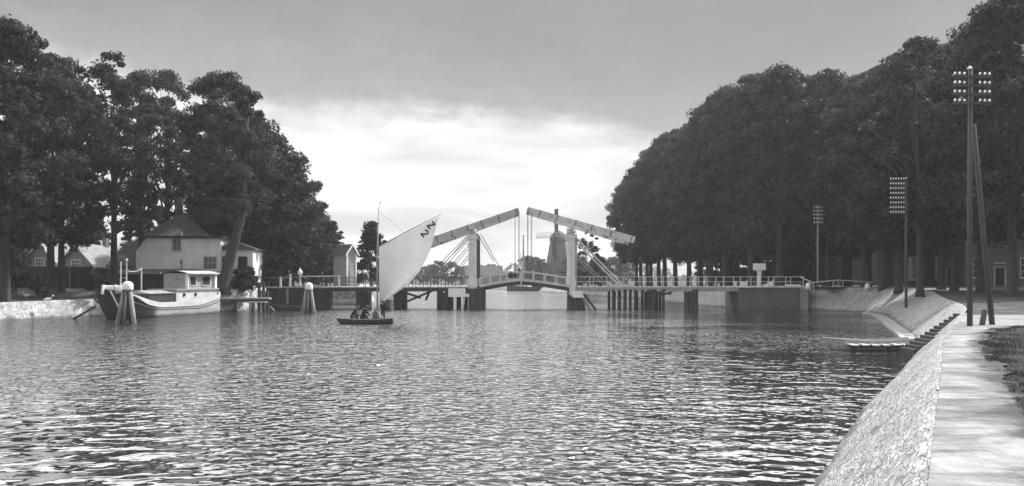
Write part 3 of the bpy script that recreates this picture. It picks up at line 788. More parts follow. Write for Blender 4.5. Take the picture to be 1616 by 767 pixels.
# abutments
b = MB(); b.box(((ax(1165, 98) + ax(1277, 98)) / 2, 101, 0.95), (ax(1277, 98) - ax(1165, 98), 6.0, 2.9)); bp(b, 'abutment', M['brick'], label='dark brick abutment')
b = MB(); b.box(((ax(1165, 98) + ax(1277, 98)) / 2 - .05, 101, 2.45), (ax(1277, 98) - ax(1165, 98) + .3, 6.3, 0.14)); bp(b, 'coping', M['white_old'])
b = MB(); b.box((ax(1268, 98), 97.85, 1.2), (0.75, 0.7, 2.5)); bp(b, 'pilaster', M['brick3'])
b = MB(); b.box(((ax(420, 98) + ax(508, 98)) / 2, 101, 0.95), (ax(508, 98) - ax(420, 98), 6.0, 2.88)); bp(b, 'abutment', M['timberwall'], label='tarred timber abutment')
for k in range(9):
    b = MB(); x = ax(424 + k * 10, 98); b.tube([(x, 97.86, -1), (x, 97.86, 2.0 + .25 * (k % 2))], 0.14, 8); bp(b, 'pile', M['dwood'] if k % 3 else M['pile'])
b = MB(); b.box(((ax(420, 98) + ax(508, 98)) / 2, 97.9, 2.42), (ax(508, 98) - ax(420, 98) + .3, 0.4, 0.16)); bp(b, 'coping', M['gwood'])
# fixed decks with edge girders
for x0, x1, nm in ((xa, XL, 'left'), (XR, xb, 'right')):
    b = MB(); b.box(((x0 + x1) / 2, (BY0 + BY1) / 2, DZ - .07), (x1 - x0, BY1 - BY0, 0.12)); bp(b, 'deck', M['deck'])
    b = MB()
    for y in (BY0 - .02, BY1 + .02): b.box(((x0 + x1) / 2, y, DZ - .33), (x1 - x0, 0.22, 0.40))
    for y in (BY0 + 1.5, BY0 + 3.0): b.box(((x0 + x1) / 2, y, DZ - .36), (x1 - x0 - .1, 0.3, 0.40))
    bp(b, 'girder', M['dwood'] if nm == 'left' else M['gwood'])
# piers of timber
def pier(px, wpx, top=DZ - .55, ny=3, n=2, m='dwood', sp=True):
    x = ax(px, 98); w = wpx / 14.3
    b = MB()
    for j in range(ny):
        y = BY0 + 0.1 + (BY1 - BY0 - .2) * j / (ny - 1)
        for i in range(n):
            xx = x + (0 if n == 1 else (-w / 2 + .15 + (w - .3) * i / (n - 1)))
            b.tube([(xx, y, -1.2), (xx, y, top)], 0.16, 8)
    b.box((x, (BY0 + BY1) / 2, top + .12), (w, BY1 - BY0 + .3, 0.26))
    if sp: b.box((x, (BY0 + BY1) / 2, 0.95), (w * .96, BY1 - BY0 - .3, 1.7))
    return bp(b, 'pier', M[m])
pier(569, 15); pier(628, 15); pier(698, 17); pier(1031, 9, sp=False); pier(1047, 7, n=1, sp=False); pier(1097, 10)
for px in (968, 977, 986, 995, 1003, 1014, 1023): pier(px, 4, n=1, ny=2, sp=False)
for px in (712, 722, 733): pier(px, 3.5, n=1, ny=2, sp=False)
# solid tower foundations
b = MB(); b.box((ax(752, 98), 100.3, 0.75), (1.75, 6.0, 3.1)); b.box((ax(752, 98), 97.45, 1.85), (2.0, 0.25, 0.35)); bp(b, 'tower_base', M['timberwall'])
b = MB(); b.box((ax(911, 98), 100.3, 0.3), (1.75, 6.0, 2.6), top=.93); bp(b, 'tower_base', M['timberwall'])
for (p, q) in (((917, 466), (929, 485)), ((921, 463), (935, 482))):
    b = MB(); a = at(*p, 97.4); c = at(*q, 97.0); b.bar(a, c + (c - a).normalized() * .6, 0.22, 0.22); bp(b, 'raking_pile', M['pile'] if p[0] == 917 else M['dwood'])
# white painted fender boards
b = MB(); b.box((ax(721, 97.3), 97.3, 1.95), (1.9, 0.12, 0.75)); b.box((ax(724, 97.2), 97.2, 1.55), (2.3, 0.14, 0.35)); bp(b, 'fender_board', M['white'])
b = MB(); b.box((ax(718, 97.1), 97.2, 0.2), (0.32, 0.3, 2.4)); bp(b, 'fender_post', M['white'])
b = MB(); b.bar((ax(733, 97.2), 97.1, 1.3), (ax(729, 97.2), 97.0, -0.5), 0.2); bp(b, 'fender_post', M['white_old'])
b = MB(); b.box((ax(911, 97.2), 97.2, 1.72), (1.25, 0.14, 0.62)); b.box((ax(913, 97.1), 97.1, 1.4), (1.2, 0.12, 0.22)); bp(b, 'fender_board', M['white'])
b = MB(); b.box((ax(926, 97.3), 97.3, 1.72), (0.8, 0.07, 0.08)); bp(b, 'fender_board', M['white_old'])
# under-deck bracing between the left piers
for p, q in (((637, 478), (682, 459)), ((637, 461), (664, 470)), ((677, 462), (672, 474))):
    for y in (98.3, 102.2):
        b = MB(); b.bar(at(*p, y), at(*q, y), 0.2, 0.24); bp(b, 'brace', M['dwood'])
for p, q in (((1018, 462), (1060, 464)), ((1030, 470), (1062, 460))):
    b = MB(); b.bar(at(*p, 98.3), at(*q, 98.3), 0.16, 0.16); bp(b, 'brace', M['dwood'])
# railings
def railing(px0, px1, y, h, step, m, r=0.03, mid=True, name='railing', picket=False, zb=DZ):
    b = MB(); x0, x1 = ax(px0, 98), ax(px1, 98)
    b.bar((x0, y, zb + h), (x1, y, zb + h), 0.07, 0.07)
    if mid: b.bar((x0, y, zb + h * .5), (x1, y, zb + h * .5), 0.04, 0.045)
    n = max(1, round((x1 - x0) / step))
    for k in range(n + 1):
        x = x0 + (x1 - x0) * k / n
        b.bar((x, y, zb - .1), (x, y, zb + h + (0.06 if not picket else 0)), 0.075, 0.075)
        if not picket: b.box((x, y, zb + .03), (0.2, 0.2, 0.08))
    return bp(b, name, m)
for y in (98.05, 102.5):
    railing(586, 738, y, 1.05, 0.82, M['iron'], mid=False, picket=True)
    railing(909, 1268, y, 1.08, 1.95, M['white_old'])
    railing(508, 590, y, 1.05, 0.9, M['iron'], mid=True, picket=True)
b = MB(); x0 = ax(1262, 98); b.bar((x0, 98, 3.6), (ax(1284, 97), 97, 2.9), 0.09, 0.09); b.bar((ax(1284, 97), 97, 1.8), (ax(1284, 97), 97, 2.95), 0.1, 0.1); bp(b, 'handrail', M['white_old'])
# white kerb line on the left approach + boom barrier
b = MB(); b.bar((ax(476, 97.9), 97.95, DZ + 1.12), (ax(535, 97.9), 97.95, DZ + 1.17), 0.10, 0.13); bp(b, 'barrier_boom', M['white_old'])
b = MB(); b.bar((ax(424, 97.9), 97.9, DZ + 0.98), (ax(476, 97.9), 97.9, DZ + 1.05), 0.05, 0.05); b.bar((ax(478, 97.9), 97.9, DZ + 0.1), (ax(488, 97.9), 97.9, DZ + .95), 0.05, 0.05); bp(b, 'handrail', M['gwood'])
for px, h in ((443, 1.0), (458, 1.3), (535, 1.15)):
    b = MB(); b.box((ax(px, 98), 97.95, DZ + h / 2), (0.2, 0.2, h), top=.9); b.box((ax(px, 98), 97.95, DZ + h + .04), (.26, .26, .08)); bp(b, 'gate_post', M['white_old'])

# towers: two posts each, crosshead, plus diagonal stays
for side, X0, lab in ((-1, XL, 'left'), (1, XR, 'right')):
    tw = MB(); tw.box((X0, (BY0 + BY1) / 2, 5.75 + 2.5 + .72), (.62, BY1 - BY0 + 1.3, 0.42)); tw.box((X0, (BY0 + BY1) / 2, 8.55), (.85, BY1 - BY0 + 1.1, 0.14))
    head = bp(tw, 'crosshead', M['white_old'])
    for y in (BY0 - .05, BY1 + .05):
        t = MB()
        if side < 0:
            t.box((X0, y, 5.0), (.84, .42, 6.9), top=.86); t.box((X0 + .02, y, 7.95), (1.25, .55, .4)); t.box((X0, y, 2.9), (1.2, .5, .9)); t.box((X0, y, 7.2), (1.15, .5, .12))
        else:
            t.box((X0, y, 5.0), (.62, .42, 7.0), top=.9); t.box((X0, y, 8.05), (.95, .55, .4)); t.box((X0, y, 2.9), (.8, .5, .9))
        bp(t, 'tower_post', M['tower'])
        t = MB(); t.box((X0 + .62 if side < 0 else X0 + .42, y, 5.0), (.2, .34, 6.6)); bp(t, 'guide_post', M['dwood'] if side < 0 else M['gwood'])
# balance beams (priem) : near and far beam of each leaf
beams = {-1: [(672, 384), (819, 332)], 1: [(832, 330), (1001, 379)]}
for side in (-1, 1):
    (p0, q0), (p1, q1) = beams[side]
    A = at(p0, q0, 98); B = at(p1, q1, 98)
    for j, y in enumerate((BY0 - .1, BY1 + .1)):
        a = Vector((A.x, y, A.z)); c = Vector((B.x, y, B.z))
        b = MB()
        ha, hb = (.84, .58) if side < 0 else (.50, .78)
        b.bar(a, c, 0.34, ha, h2=hb, w2=.34)
        bp(b, 'balance_beam', M['beam'] if side < 0 else M['white_old'])
        for t in (.12, .28, .45, .6, .78, .97):
            b = MB(); p = a.lerp(c, t); d = (c - a).normalized(); h = ha + (hb - ha) * t
            b.bar(p - d * .05, p + d * .05, 0.37, h + .03)
            bp(b, 'iron_strap', M['iron'])
    # cross ties and counterweight box at the inner (tail) end
    tail = A if side < 0 else B; tip = B if side < 0 else A; d = (tip - tail).normalized()
    b = MB()
    for t in (.4, 1.6, 2.8): 
        p = tail + d * t; b.bar((p.x, BY0 + .12, p.z), (p.x, BY1 - .12, p.z), 0.3, 0.42)
    bp(b, 'counterweight', M['beam'])
    b = MB(); p = tip - d * .15; b.bar((p.x, BY0 - .35, p.z), (p.x, BY1 + .35, p.z), 0.24, 0.3); bp(b, 'tie_beam', M['gwood'])
    # hangers down to the leaf
    for y in (BY0 - .1, BY1 + .1):
        for dx in ((-.42, .02) if side < 0 else (.1, .52)):
            b = MB(); px_tip = tip.x + (dx if side < 0 else dx); zt = tip.z - .2 + (-.12 if abs(dx) > .3 else 0)
            b.tube([(px_tip, y, zt), (px_tip + (.0), y, 3.5)], 0.028, 6); bp(b, 'hanger', M['iron'])
# stays / rods from tower tops down to the deck (outer side)
for y in (98.1, 102.4):
    for p, q in (((738, 374), (671, 450)), ((742, 385), (684, 450)), ((744, 397), (700, 450)), ((738, 372), (660, 450))):
        b = MB(); b.tube([at(*p, 98), at(*q, 98)], 0.035, 6); b.xf(Matrix.Translation((0, y - 98, 0))); bp(b, 'stay_rod', M['iron'])
    for p, q in (((755, 372), (779, 412)), ((758, 368), (790, 425))):
        b = MB(); b.tube([at(*p, 98), at(*q, 98)], 0.025, 6); b.xf(Matrix.Translation((0, y - 98, 0))); bp(b, 'stay_rod', M['iron'])
    b = MB(); b.bar(at(906, 372, 98), at(988, 454, 98), 0.16, 0.18); b.xf(Matrix.Translation((0, y - 98, 0))); bp(b, 'diagonal_stay', M['white_old'])
    b = MB(); b.bar(at(908, 400, 98), at(962, 452, 98), 0.12, 0.12); b.xf(Matrix.Translation((0, y - 98, 0))); bp(b, 'diagonal_stay', M['gwood'])
# the two leaves, arched to the middle
def leaf(px0, px1, y0p, y1p):
    """deck from tower to middle; y in photo px at 98 m"""
    A = at(px0, y0p, 98); B = at(px1, y1p, 98); n = 8
    def z(t): return A.z + (B.z - A.z) * (0.55 * t + 0.45 * math.sin(t * PI / 2))
    pts = [(A.x + (B.x - A.x) * k / n, z(k / n)) for k in range(n + 1)]
    lf = MB()
    for k in range(n): 
        (xa_, za), (xb_, zb_) = pts[k], pts[k + 1]
        lf.bar((xa_, 100.3, za), (xb_, 100.3, zb_), 4.4, 0.14)
    root = bp(lf, 'bridge_leaf', M['deck'])
    for y in (97.98, 102.62):
        e = MB(); d_ = MB(); h_ = MB()
        for k in range(n):
            (xa_, za), (xb_, zb_) = pts[k], pts[k + 1]
            e.bar((xa_, y, za + .02), (xb_, y, zb_ + .02), 0.16, 0.28)
            d_.bar((xa_, y + .02, za - .32), (xb_, y + .02, zb_ - .32), 0.18, 0.40)
            h_.bar((xa_, y, za + .95), (xb_, y, zb_ + .95), 0.11, 0.15)
        for k in range(0, n + 1, 2):
            h_.bar((pts[k][0], y, pts[k][1] + .1), (pts[k][0], y, pts[k][1] + .95), 0.09, 0.09)
        for mb_, nm, mm in ((e, 'edge_board', M['white_old']), (d_, 'edge_girder', M['dwood']), (h_, 'handrail', M['white_old'])):
            mb_.xf(Matrix.Translation(-bo)); mb_.build(nm, mm, root)
    return root
lf1 = leaf(757, 821, 452, 442)
lf2 = leaf(898, 824, 452, 442)
for x, r in ((806, .34), (813, .22)):
    b = MB(); b.lathe((0, 0, 0), [(r * .5, -.12), (r, -.06), (r, .06), (r * .5, .12)], 14); b.xf(Matrix.Translation((ax(x, 98), 97.8, at(x, 434.5, 98).z)) @ Matrix.Rotation(R(90), 4, 'X')); bp(b, 'rope_fender', M['dwood'])

# lantern post on the left approach
def lamp_post(x, y, z, h, label):
    e = empty('bridge_lamp', (x, y, z), 0, label, 'lamp post')
    MB().lathe((0, 0, 0), [(.17, 0), (.17, .3), (.12, .36), (.10, h * .62), (.15, h * .64), (.10, h * .68)], 10).build('post', M['white_old'], e, True)
    MB().lathe((0, 0, h * .68), [(.09, 0), (.24, .18), (.27, .48), (.12, .66), (.05, .72), (.07, .8), (.01, .88)], 10).build('lantern', M['porcelain'], e, True)
lamp_post(ax(472.5, 97.7), 98.0, DZ, 1.75, 'white post with a round lantern head on the left bridge approach')

# ------------------------------------------------------------------ dolphins
def dolphin(px, yd, py_top, py_cap, spread, label, scale=1.0):
    c = at(px, 438, yd); top = 3.5 - (py_top - 438) / 1400 * yd
    e = empty('mooring_dolphin', (c.x, yd, 0), 0, label, 'mooring post', 'timber mooring dolphins in the canal')
    for k, (dx, dy, m) in enumerate(((-spread, -.35, 'pile'), (0.05, .55, 'dwood'), (spread * .95, -.25, 'pile'), (-.1, -.75, 'dwood'))):
        MB().tube([(dx * 1.35, dy * 1.4, -1.3), (dx * .28, dy * .25, top - .45)], [0.17 * scale, 0.15 * scale], 10).build('pile', M[m], e, True)
    cap = 3.5 - (py_cap - 438) / 1400 * yd
    r = .34 * scale
    MB().lathe((0, 0, 0), [(r, cap), (r * 1.08, cap + .1), (r * 1.05, top - .22), (r * .8, top - .08), (r * .35, top)], 12).build('cap', M['white'], e, True)
    MB().lathe((0, 0, 0), [(r * 1.12, cap - .08), (r * 1.12, cap + .02)], 12).build('band', M['iron'], e)
dolphin(201.5, 67.5, 444, 458, .62, 'white-capped timber dolphin standing in front of the big barge', 1.1)
dolphin(487.5, 86, 446, 458, .62, 'white-capped timber dolphin standing before the tarred left abutment', 1.05)
dolphin(612, 95.5, 452, 474, .45, 'timber dolphin with tall white head behind the sailing boat', 1.6)

# ------------------------------------------------------------------ boats
def hull(stations, nz=7, p=2.4, deckdrop=None):
    """stations: (x, halfwidth, zkeel, zsheer, fullness). returns outer shell rows"""
    rows = []
    for (x, w, zk, zs, f) in stations:
        r = []
        for k in range(-nz, nz + 1):
            t = k / nz; a = abs(t)
            yy = w * (1 - (1 - a) ** f) * (1 if t >= 0 else -1) if a > 0 else 0
            zz = zk + (zs - zk) * a ** (1.6)
            r.append((x, yy, zz))
        rows.append(r)
    return rows
# big barge (tjalk): local x from bow (0) to stern (16)
bowp = at(163, 438, 74.5); sternp = at(330, 438, 88.5)
dirv = Vector((sternp.x - bowp.x, sternp.y - bowp.y, 0)); L = dirv.length; rz = math.atan2(dirv.y, dirv.x)
bg_ = empty('barge', (bowp.x, bowp.y, 0), rz, 'large moored sailing barge with dark bow and pale wheelhouse', 'barge')
def stn(x):
    t = x / L
    w = 2.05 * (1 - max(0, (0.16 - t) / 0.16) ** 2.2) ** .5 if t < .16 else 2.05 * (1 - max(0, (t - .86) / .14) ** 2.4 * .75) ** .5
    zs = 1.25 + 1.25 * max(0, (.34 - t) / .34) ** 1.5 + .85 * max(0, (t - .68) / .32) ** 1.4
    if t < .12: zs = zs
    rake = 1
    zk = -.7 + 1.0 * max(0, (.05 - t) / .05) ** 1.2
    return w, zk, zs
sts = []
for t in [0, .01, .03, .06, .1, .15, .22, .3, .4, .5, .6, .7, .8, .88, .93, .97, 1.0]:
    x = t * L; w, zk, zs = stn(x)
    sts.append((x, max(w, .22), zk, zs, 3.2 if t < .2 else 4.5))
rows = hull(sts, 8)
# rake the stem: shift low points aft near the bow
rr2 = []
for (x, w, zk, zs, f), r in zip(sts, rows):
    t = x / L
    rr2.append([(px2 + (zs - pz2) * .42 * max(0, 1 - t / .25) * (1), py2 * (1 - .35 * max(0, 1 - t / .3) * max(0, (zs - pz2) / (zs + .7))), pz2) for (px2, py2, pz2) in r])
hb = MB(); hb.grid(rr2)
fr = [p for p in rr2[0]]; hb.add(fr, [tuple(range(len(fr)))]); fr = [p for p in rr2[-1]]; hb.add(fr, [tuple(range(len(fr)))])
hm, hg, hbs = new_mat('barge_hull')
o_ = hg.n('ShaderNodeTexCoord').outputs['Object']; s_ = hg.n('ShaderNodeSeparateXYZ'); hg.l(o_, s_.inputs[0])
nn = hg.noise(hg.mapping(o_, scale=(.4, 1, 1.2)), 1.6, 5, .65); nf2 = hg.noise(hg.mapping(o_, scale=(1.2, 1, .4)), 9, 4, .65)
bowm = hg.smooth(s_.outputs[0], 3.6, 4.6)
v_ = hg.mix(bowm, 0.03, 0.34)
wl = hg.smooth(hg.math('ADD', s_.outputs[2], hg.math('MULTIPLY', nn, .3)), .25, .5)
v_ = hg.math('MULTIPLY', v_, hg.mix(wl, .4, 1.0))
v_ = hg.math('MULTIPLY', v_, hg.math('ADD', .4, hg.math('MULTIPLY', nn, 1.2)))
v_ = hg.math('MULTIPLY', v_, hg.math('ADD', .65, hg.math('MULTIPLY', nf2, .7)))
grey(hg, v_, hbs); hbs.inputs['Roughness'].default_value = .6; bump(hg, hbs, nf2, .01)
hb.build('hull', hm, bg_, True)
# pale sheer strake and rubbing rails
for sgn in (-1, 1):
    st = MB(); rows = []
    for x in np.linspace(.02 * L, L, 40):
        w, zk, zs = stn(float(x)); w = max(w, .22)
        hgt_ = .10 + .32 * min(1, max(0, (x / L - .10) / .1)) * (1 - .45 * max(0, (x / L - .6) / .4))
        rows.append([(float(x), sgn * (w + .03), zs - hgt_), (float(x), sgn * (w + .07), zs - hgt_ + .03), (float(x), sgn * (w + .05), zs + .05), (float(x), sgn * (w - .1), zs + .05), (float(x), sgn * (w - .1), zs - .2)])
    st.grid(rows); st.build('sheer_strake', M['hull_light'], bg_)
    st = MB(); pts = []
    for x in np.linspace(.02 * L, .97 * L, 30):
        w, zk, zs = stn(float(x)); hgt_ = .62; pts.append((float(x), sgn * (max(w, .22) + .02 - .05), zs - hgt_))
    st.tube(pts, .06, 6); st.build('rubbing_strake', M['hull_dark'], bg_)
dk = MB(); rows = []
for x in np.linspace(.03 * L, .99 * L, 24):
    w, zk, zs = stn(float(x)); rows.append([(float(x), -w + .08, zs - .12), (float(x), 0, zs - .05), (float(x), w - .08, zs - .12)])
dk.grid(rows); dk.build('deck', M['gwood'], bg_)
# cargo hatch coaming (dark) and light cabin side
b = MB(); b.box((5.8, 0, 1.62), (3.6, 2.7, .9)); b.build('hatch_coaming', M['hull_dark'], bg_)
b = MB(); b.prism([(-1.45, 2.06), (1.45, 2.06), (1.45, 2.12), (0, 2.34), (-1.45, 2.12)], 0, 1); b.xf(Matrix.Translation((3.9, 0, 0)) @ Matrix.Rotation(R(-90), 4, 'Z') @ Matrix.Diagonal((1, 3.8, 1, 1))); b.build('hatch_cover', M['hull'], bg_)
b = MB(); b.box((10.7, 0, 1.75), (6.2, 2.9, 1.15)); cab = b.build('cabin', M['hull_light'], bg_)
for x in (8.7, 10.4):
    b = MB(); b.lathe((0, 0, 0), [(.17, 0), (.17, .05)], 12); b.xf(Matrix.Translation((x, -1.46, 1.9)) @ Matrix.Rotation(R(90), 4, 'X')); b.build('porthole', M['glass'], cab)
b = MB(); b.box((10.7, 0, 2.39), (6.5, 3.2, .12)); b.build('cabin_roof', M['gwood'], bg_)
# wheelhouse: open sided with posts, wall and arched roof
wh = MB(); wh.box((11.6, .1, 3.15), (4.3, 2.5, 1.5)); wh_o = wh.build('wheelhouse', M['hull'], bg_)
for sg in (-1,):
    for (x, w_) in ((10.4, .95), (12.4, 1.3)):
        b = MB(); b.box((x, sg * 1.255 + .1, 3.2), (w_, .05, .85)); win = b.build('window', M['glass'], wh_o)
        b = MB()
        for dx in (-w_ / 2, w_ / 2): b.box((x + dx, sg * 1.29 + .1, 3.2), (.07, .05, .95))
        for dz in (-.45, .45): b.box((x, sg * 1.29 + .1, 3.2 + dz), (w_, .045, .07))
        b.build('frame', M['white_old'], win)
for x in (9.5, 13.8):
    b = MB(); b.box((x, -1.2, 3.12), (.3 if x > 13 else .14, .3, 1.55)); b.build('corner_post', M['white'], wh_o)
b = MB(); rows = [[(x, y, 3.93 + .22 * math.cos(y / 1.5 * PI / 2)) for y in np.linspace(-1.55, 1.55, 9)] for x in (9.2, 11.5, 14.1)]; b.grid(rows)
rows = [[(x, y, 3.87 + .2 * math.cos(y / 1.5 * PI / 2)) for y in np.linspace(-1.55, 1.55, 9)] for x in (9.2, 11.5, 14.1)]; b.grid(rows)
b.box((11.65, -1.55, 3.9), (4.9, .05, .14)); b.box((11.65, 1.55, 3.9), (4.9, .05, .14)); b.build('roof', M['hull_light'], wh_o, fix=False)
b = MB(); b.tube([(10.3, 0, 4.0), (10.3, 0, 4.9)], .07, 8); b.lathe((10.3, 0, 4.8), [(.07, 0), (.16, .08), (.16, .3), (.05, .4)], 10); b.build('stovepipe', M['iron'], bg_)
# fore deck gear
b = MB(); b.tube([(1.6, -1.0, 2.3), (1.6, -1.0, 4.9)], .05, 8); b.lathe((1.6, -1.0, 4.9), [(.1, 0), (.13, .1), (.03, .25)], 8); b.build('flag_pole', M['white_old'], bg_)
b = MB(); b.tube([(2.8, .6, 1.8), (2.8, .6, 4.9)], .055, 8); b.build('stub_mast', M['white_old'], bg_)
b = MB(); b.tube([(4.2, -.4, 1.5), (4.2, -.4, 4.4)], .06, 8); b.build('stub_mast', M['white_old'], bg_)
b = MB(); b.tube([(1.6, -1, 4.3), (2.1, -.8, 4.05), (2.9, -.6, 4.0), (3.6, -.5, 4.1), (4.2, -.4, 4.3)], .03, 6); b.build('rope', M['white_old'], bg_)
b = MB(); b.tube([(-.1, 0, 2.1), (.0, 0, 2.9)], [.13, .1], 8); b.build('stem_post', M['white'], bg_)
b = MB(); b.tube([(1.2, -1.0, 2.6), (1.2, 1.0, 2.6)], [.24, .24], 10); b.box((1.2, -.7, 2.4), (.2, .15, .7)); b.box((1.2, .7, 2.4), (.2, .15, .7)); b.build('windlass', M['white'], bg_)
for k, (x, y) in enumerate(((.6, -.7), (.8, .7))):
    b = MB(); b.lathe((x, y, 2.25), [(.13, 0), (.12, .4), (.17, .45), (.15, .6), (.05, .64)], 10); b.build('bollard', M['white'], bg_, True)
b = MB(); b.tube([(-.15, -.8, 2.4), (.25, -1.2, 1.2), (.4, -1.3, .9)], .08, 8); b.build('anchor_stock', M['gwood'], bg_)
b = MB(); b.bar((L + .1, 0, -.5), (L + .1, 0, 2.1), .12, .9, up=(1, 0, 0)); b.build('rudder', M['hull_light'], bg_)
b = MB(); b.tube([(L + .2, 0, 2.1), (L - 1.9, 0, 2.6)], .07, 8); b.build('tiller', M['white_old'], bg_)
# pole resting in the water from the bow
b = MB(); a = at(112, 497.5, 75.5); a.z = -.15; c = at(150, 484, 74.8); b.tube([a, c], .09, 8)
tag(b.build('mooring_pole', M['dwood']), 'dark wooden pole slanting from the big barge bow into the water', 'pole')

def rowboat(name, loc, rz, Lb, wb, hb_, mats, label, cat='boat', seats=2, group=None):
    e = empty(name, loc, rz, label, cat, group)
    S = []
    for t in [0, .04, .1, .2, .35, .5, .65, .8, .9, .96, 1]:
        w = wb / 2 * max(.04, math.sin(PI * (t * .80 + .02)) ** .7 if t < .6 else math.sin(PI * (.6 * .8 + .02)) ** .7 * (1 - ((t - .6) / .4) ** 2 * .42))
        S.append((t * Lb, w, -.16 + .25 * max(0, .1 - t) / .1, hb_ * (1 + .55 * abs(t - .55) ** 1.6 * 1.6), 3.0))
    rows = hull(S, 6)
    h = MB(); h.grid([[(x + (.35 * (1 - (z + .2) / (hb_ + .4)) * max(0, 1 - x / (Lb * .2))), y, z) for x, y, z in r] for r in rows]); h.add(rows[-1], [tuple(range(len(rows[-1])))])
    o = h.build('hull', mats[0], e, True)
    so_ = o.modifiers.new('thick', 'SOLIDIFY'); so_.thickness = .035
    for sg in (-1, 1):
        MB().tube([(s[0], sg * s[1], s[3] + .01) for s in S], .035, 6).build('gunwale', mats[1], e)
    for k in range(seats):
        x = Lb * (.35 + .3 * k); MB().box((x, 0, hb_ * .62), (.25, wb * .84, .04)).build('thwart', mats[1], e)
    return e
# small sailing boat
SY = 67.0
Zs = lambda py: 3.5 - (py - 438) / 1400 * SY
sb = rowboat('sailing_boat', (ax(530, SY), SY, 0), R(4), 4.25, 1.5, .34, (M['hull_dark'], M['gwood']), 'small open sailing boat with pale gaff sail marked Z 2, heading for the bridge', 'sailing boat')
def inv(e): 
    return (Matrix.Translation(e.location) @ e.rotation_euler.to_matrix().to_4x4()).inverted()
mi = inv(sb)
mx_ = 595.5
b = MB(); b.tube([at(mx_, 505, SY), at(595.5, 400, SY), at(597.5, 328, SY)], [.065, .06, .03], 10); b.xf(mi); b.build('mast', M['gwood'], sb, True)
b = MB(); b.tube([at(598, 329, SY), at(600, 321, SY)], .012, 6); b.box(at(600, 320, SY), (.12, .02, .05)); b.xf(mi); b.build('wind_vane', M['iron'], sb)
def sailpt(u, t):
    """t 0 foot .. 1 gaff ; u 0 luff .. 1 leech"""
    Lf = np.array([597.5 + 1.0 * (1 - t), 477 - 88 * t])
    ct = [(0, 603, 477), (.08, 622, 464), (.2, 643, 449), (.35, 661, 428), (.5, 673, 406), (.65, 681, 387), (.8, 686, 366), (1, 693, 342)]
    rx = np.interp(t, [c[0] for c in ct], [c[1] for c in ct]); ry = np.interp(t, [c[0] for c in ct], [c[2] for c in ct])
    px = Lf[0] + (rx - Lf[0]) * u; py = Lf[1] + (ry - Lf[1]) * u
    # fullness: belly away from the viewer, foot curling
    belly = 0.75 * math.sin(PI * min(1, u * .85 + .08)) * (1 - .75 * t) + .55 * u * (1 - t)
    sag = 3.0 * math.sin(PI * u) * (t - 1) * 0 
    p = at(px, py + sag, SY); return Vector((p.x, SY + .02 + belly - .12 * math.sin(6 * u + 3 * t) * (1 - t) * .5, p.z))
b = MB(); b.grid([[sailpt(u, t) for u in np.linspace(0, 1, 22)] for t in [0, .03, .06, .1, .15, .2, .27, .35, .43, .5, .58, .65, .73, .8, .87, .94, 1]])
b.xf(mi); sail = b.build('sail', M['sail'], sb, True)
b = MB(); b.tube([at(596, 390, SY) + Vector((0, -.03, 0)), at(645, 364, SY), at(698, 337, SY)], [.045, .042, .022], 8); b.xf(mi); b.build('gaff', M['gwood'], sb, True)
b = MB(); b.tube([at(597.3, 333, SY), at(638, 367, SY)], .010, 5); b.xf(mi); b.build('halyard', M['iron'], sb)
# sail marking: Z and 2, drawn as flat strokes lying on the cloth, tilted with the gaff
def glyph(cx, cy, ang, strokes, h, name):
    b = MB()
    for st in strokes:
        for (x0, y0), (x1, y1) in zip(st[:-1], st[1:]):
            def w(x, y):
                rx = x * math.cos(ang) - y * math.sin(ang); ry = x * math.sin(ang) + y * math.cos(ang)
                return at(cx + rx * h, cy - ry * h, SY) + Vector((0, -.05, 0))
            b.bar(w(x0, y0), w(x1, y1), 0.012, 0.125, up=(0, 0, 1))
    b.xf(mi); return b.build(name, M['ink'], sail)
Zst = [[(-.34, .5), (.34, .5), (-.34, -.5), (.34, -.5)]]
Nst = [[(-.34, .30), (-.22, .47), (0, .52), (.22, .46), (.33, .26), (.24, .06), (-.34, -.5), (.36, -.5)]]
glyph(680.5, 355.5, R(-48), Zst, 10.5, 'sail_letter')
glyph(670.5, 368.2, R(-48), Nst, 10.5, 'sail_number')
b = MB(); b.tube([at(556, 500.5, SY - .2), at(580, 482.5, SY - .1)], .035, 6)
tag(b.build('oar', M['gwood']), 'pale oar slanting up across the small sailing boat', 'oar', 'oars in the sailing boat')
b = MB(); b.tube([at(589, 485, SY - .35), at(603.5, 501, SY - .35)], .03, 6)
tag(b.build('oar', M['white_old']), 'pale oar slanting down at the bow of the small sailing boat', 'oar', 'oars in the sailing boat')

# other boats
rowboat('rowing_boat', (ax(1299, 43.2), 43.2, 0.0), R(2), 4.4, 1.35, .42, (M['hull'], M['gwood']), 'pale open rowing boat moored behind the small landing stage', seats=3)
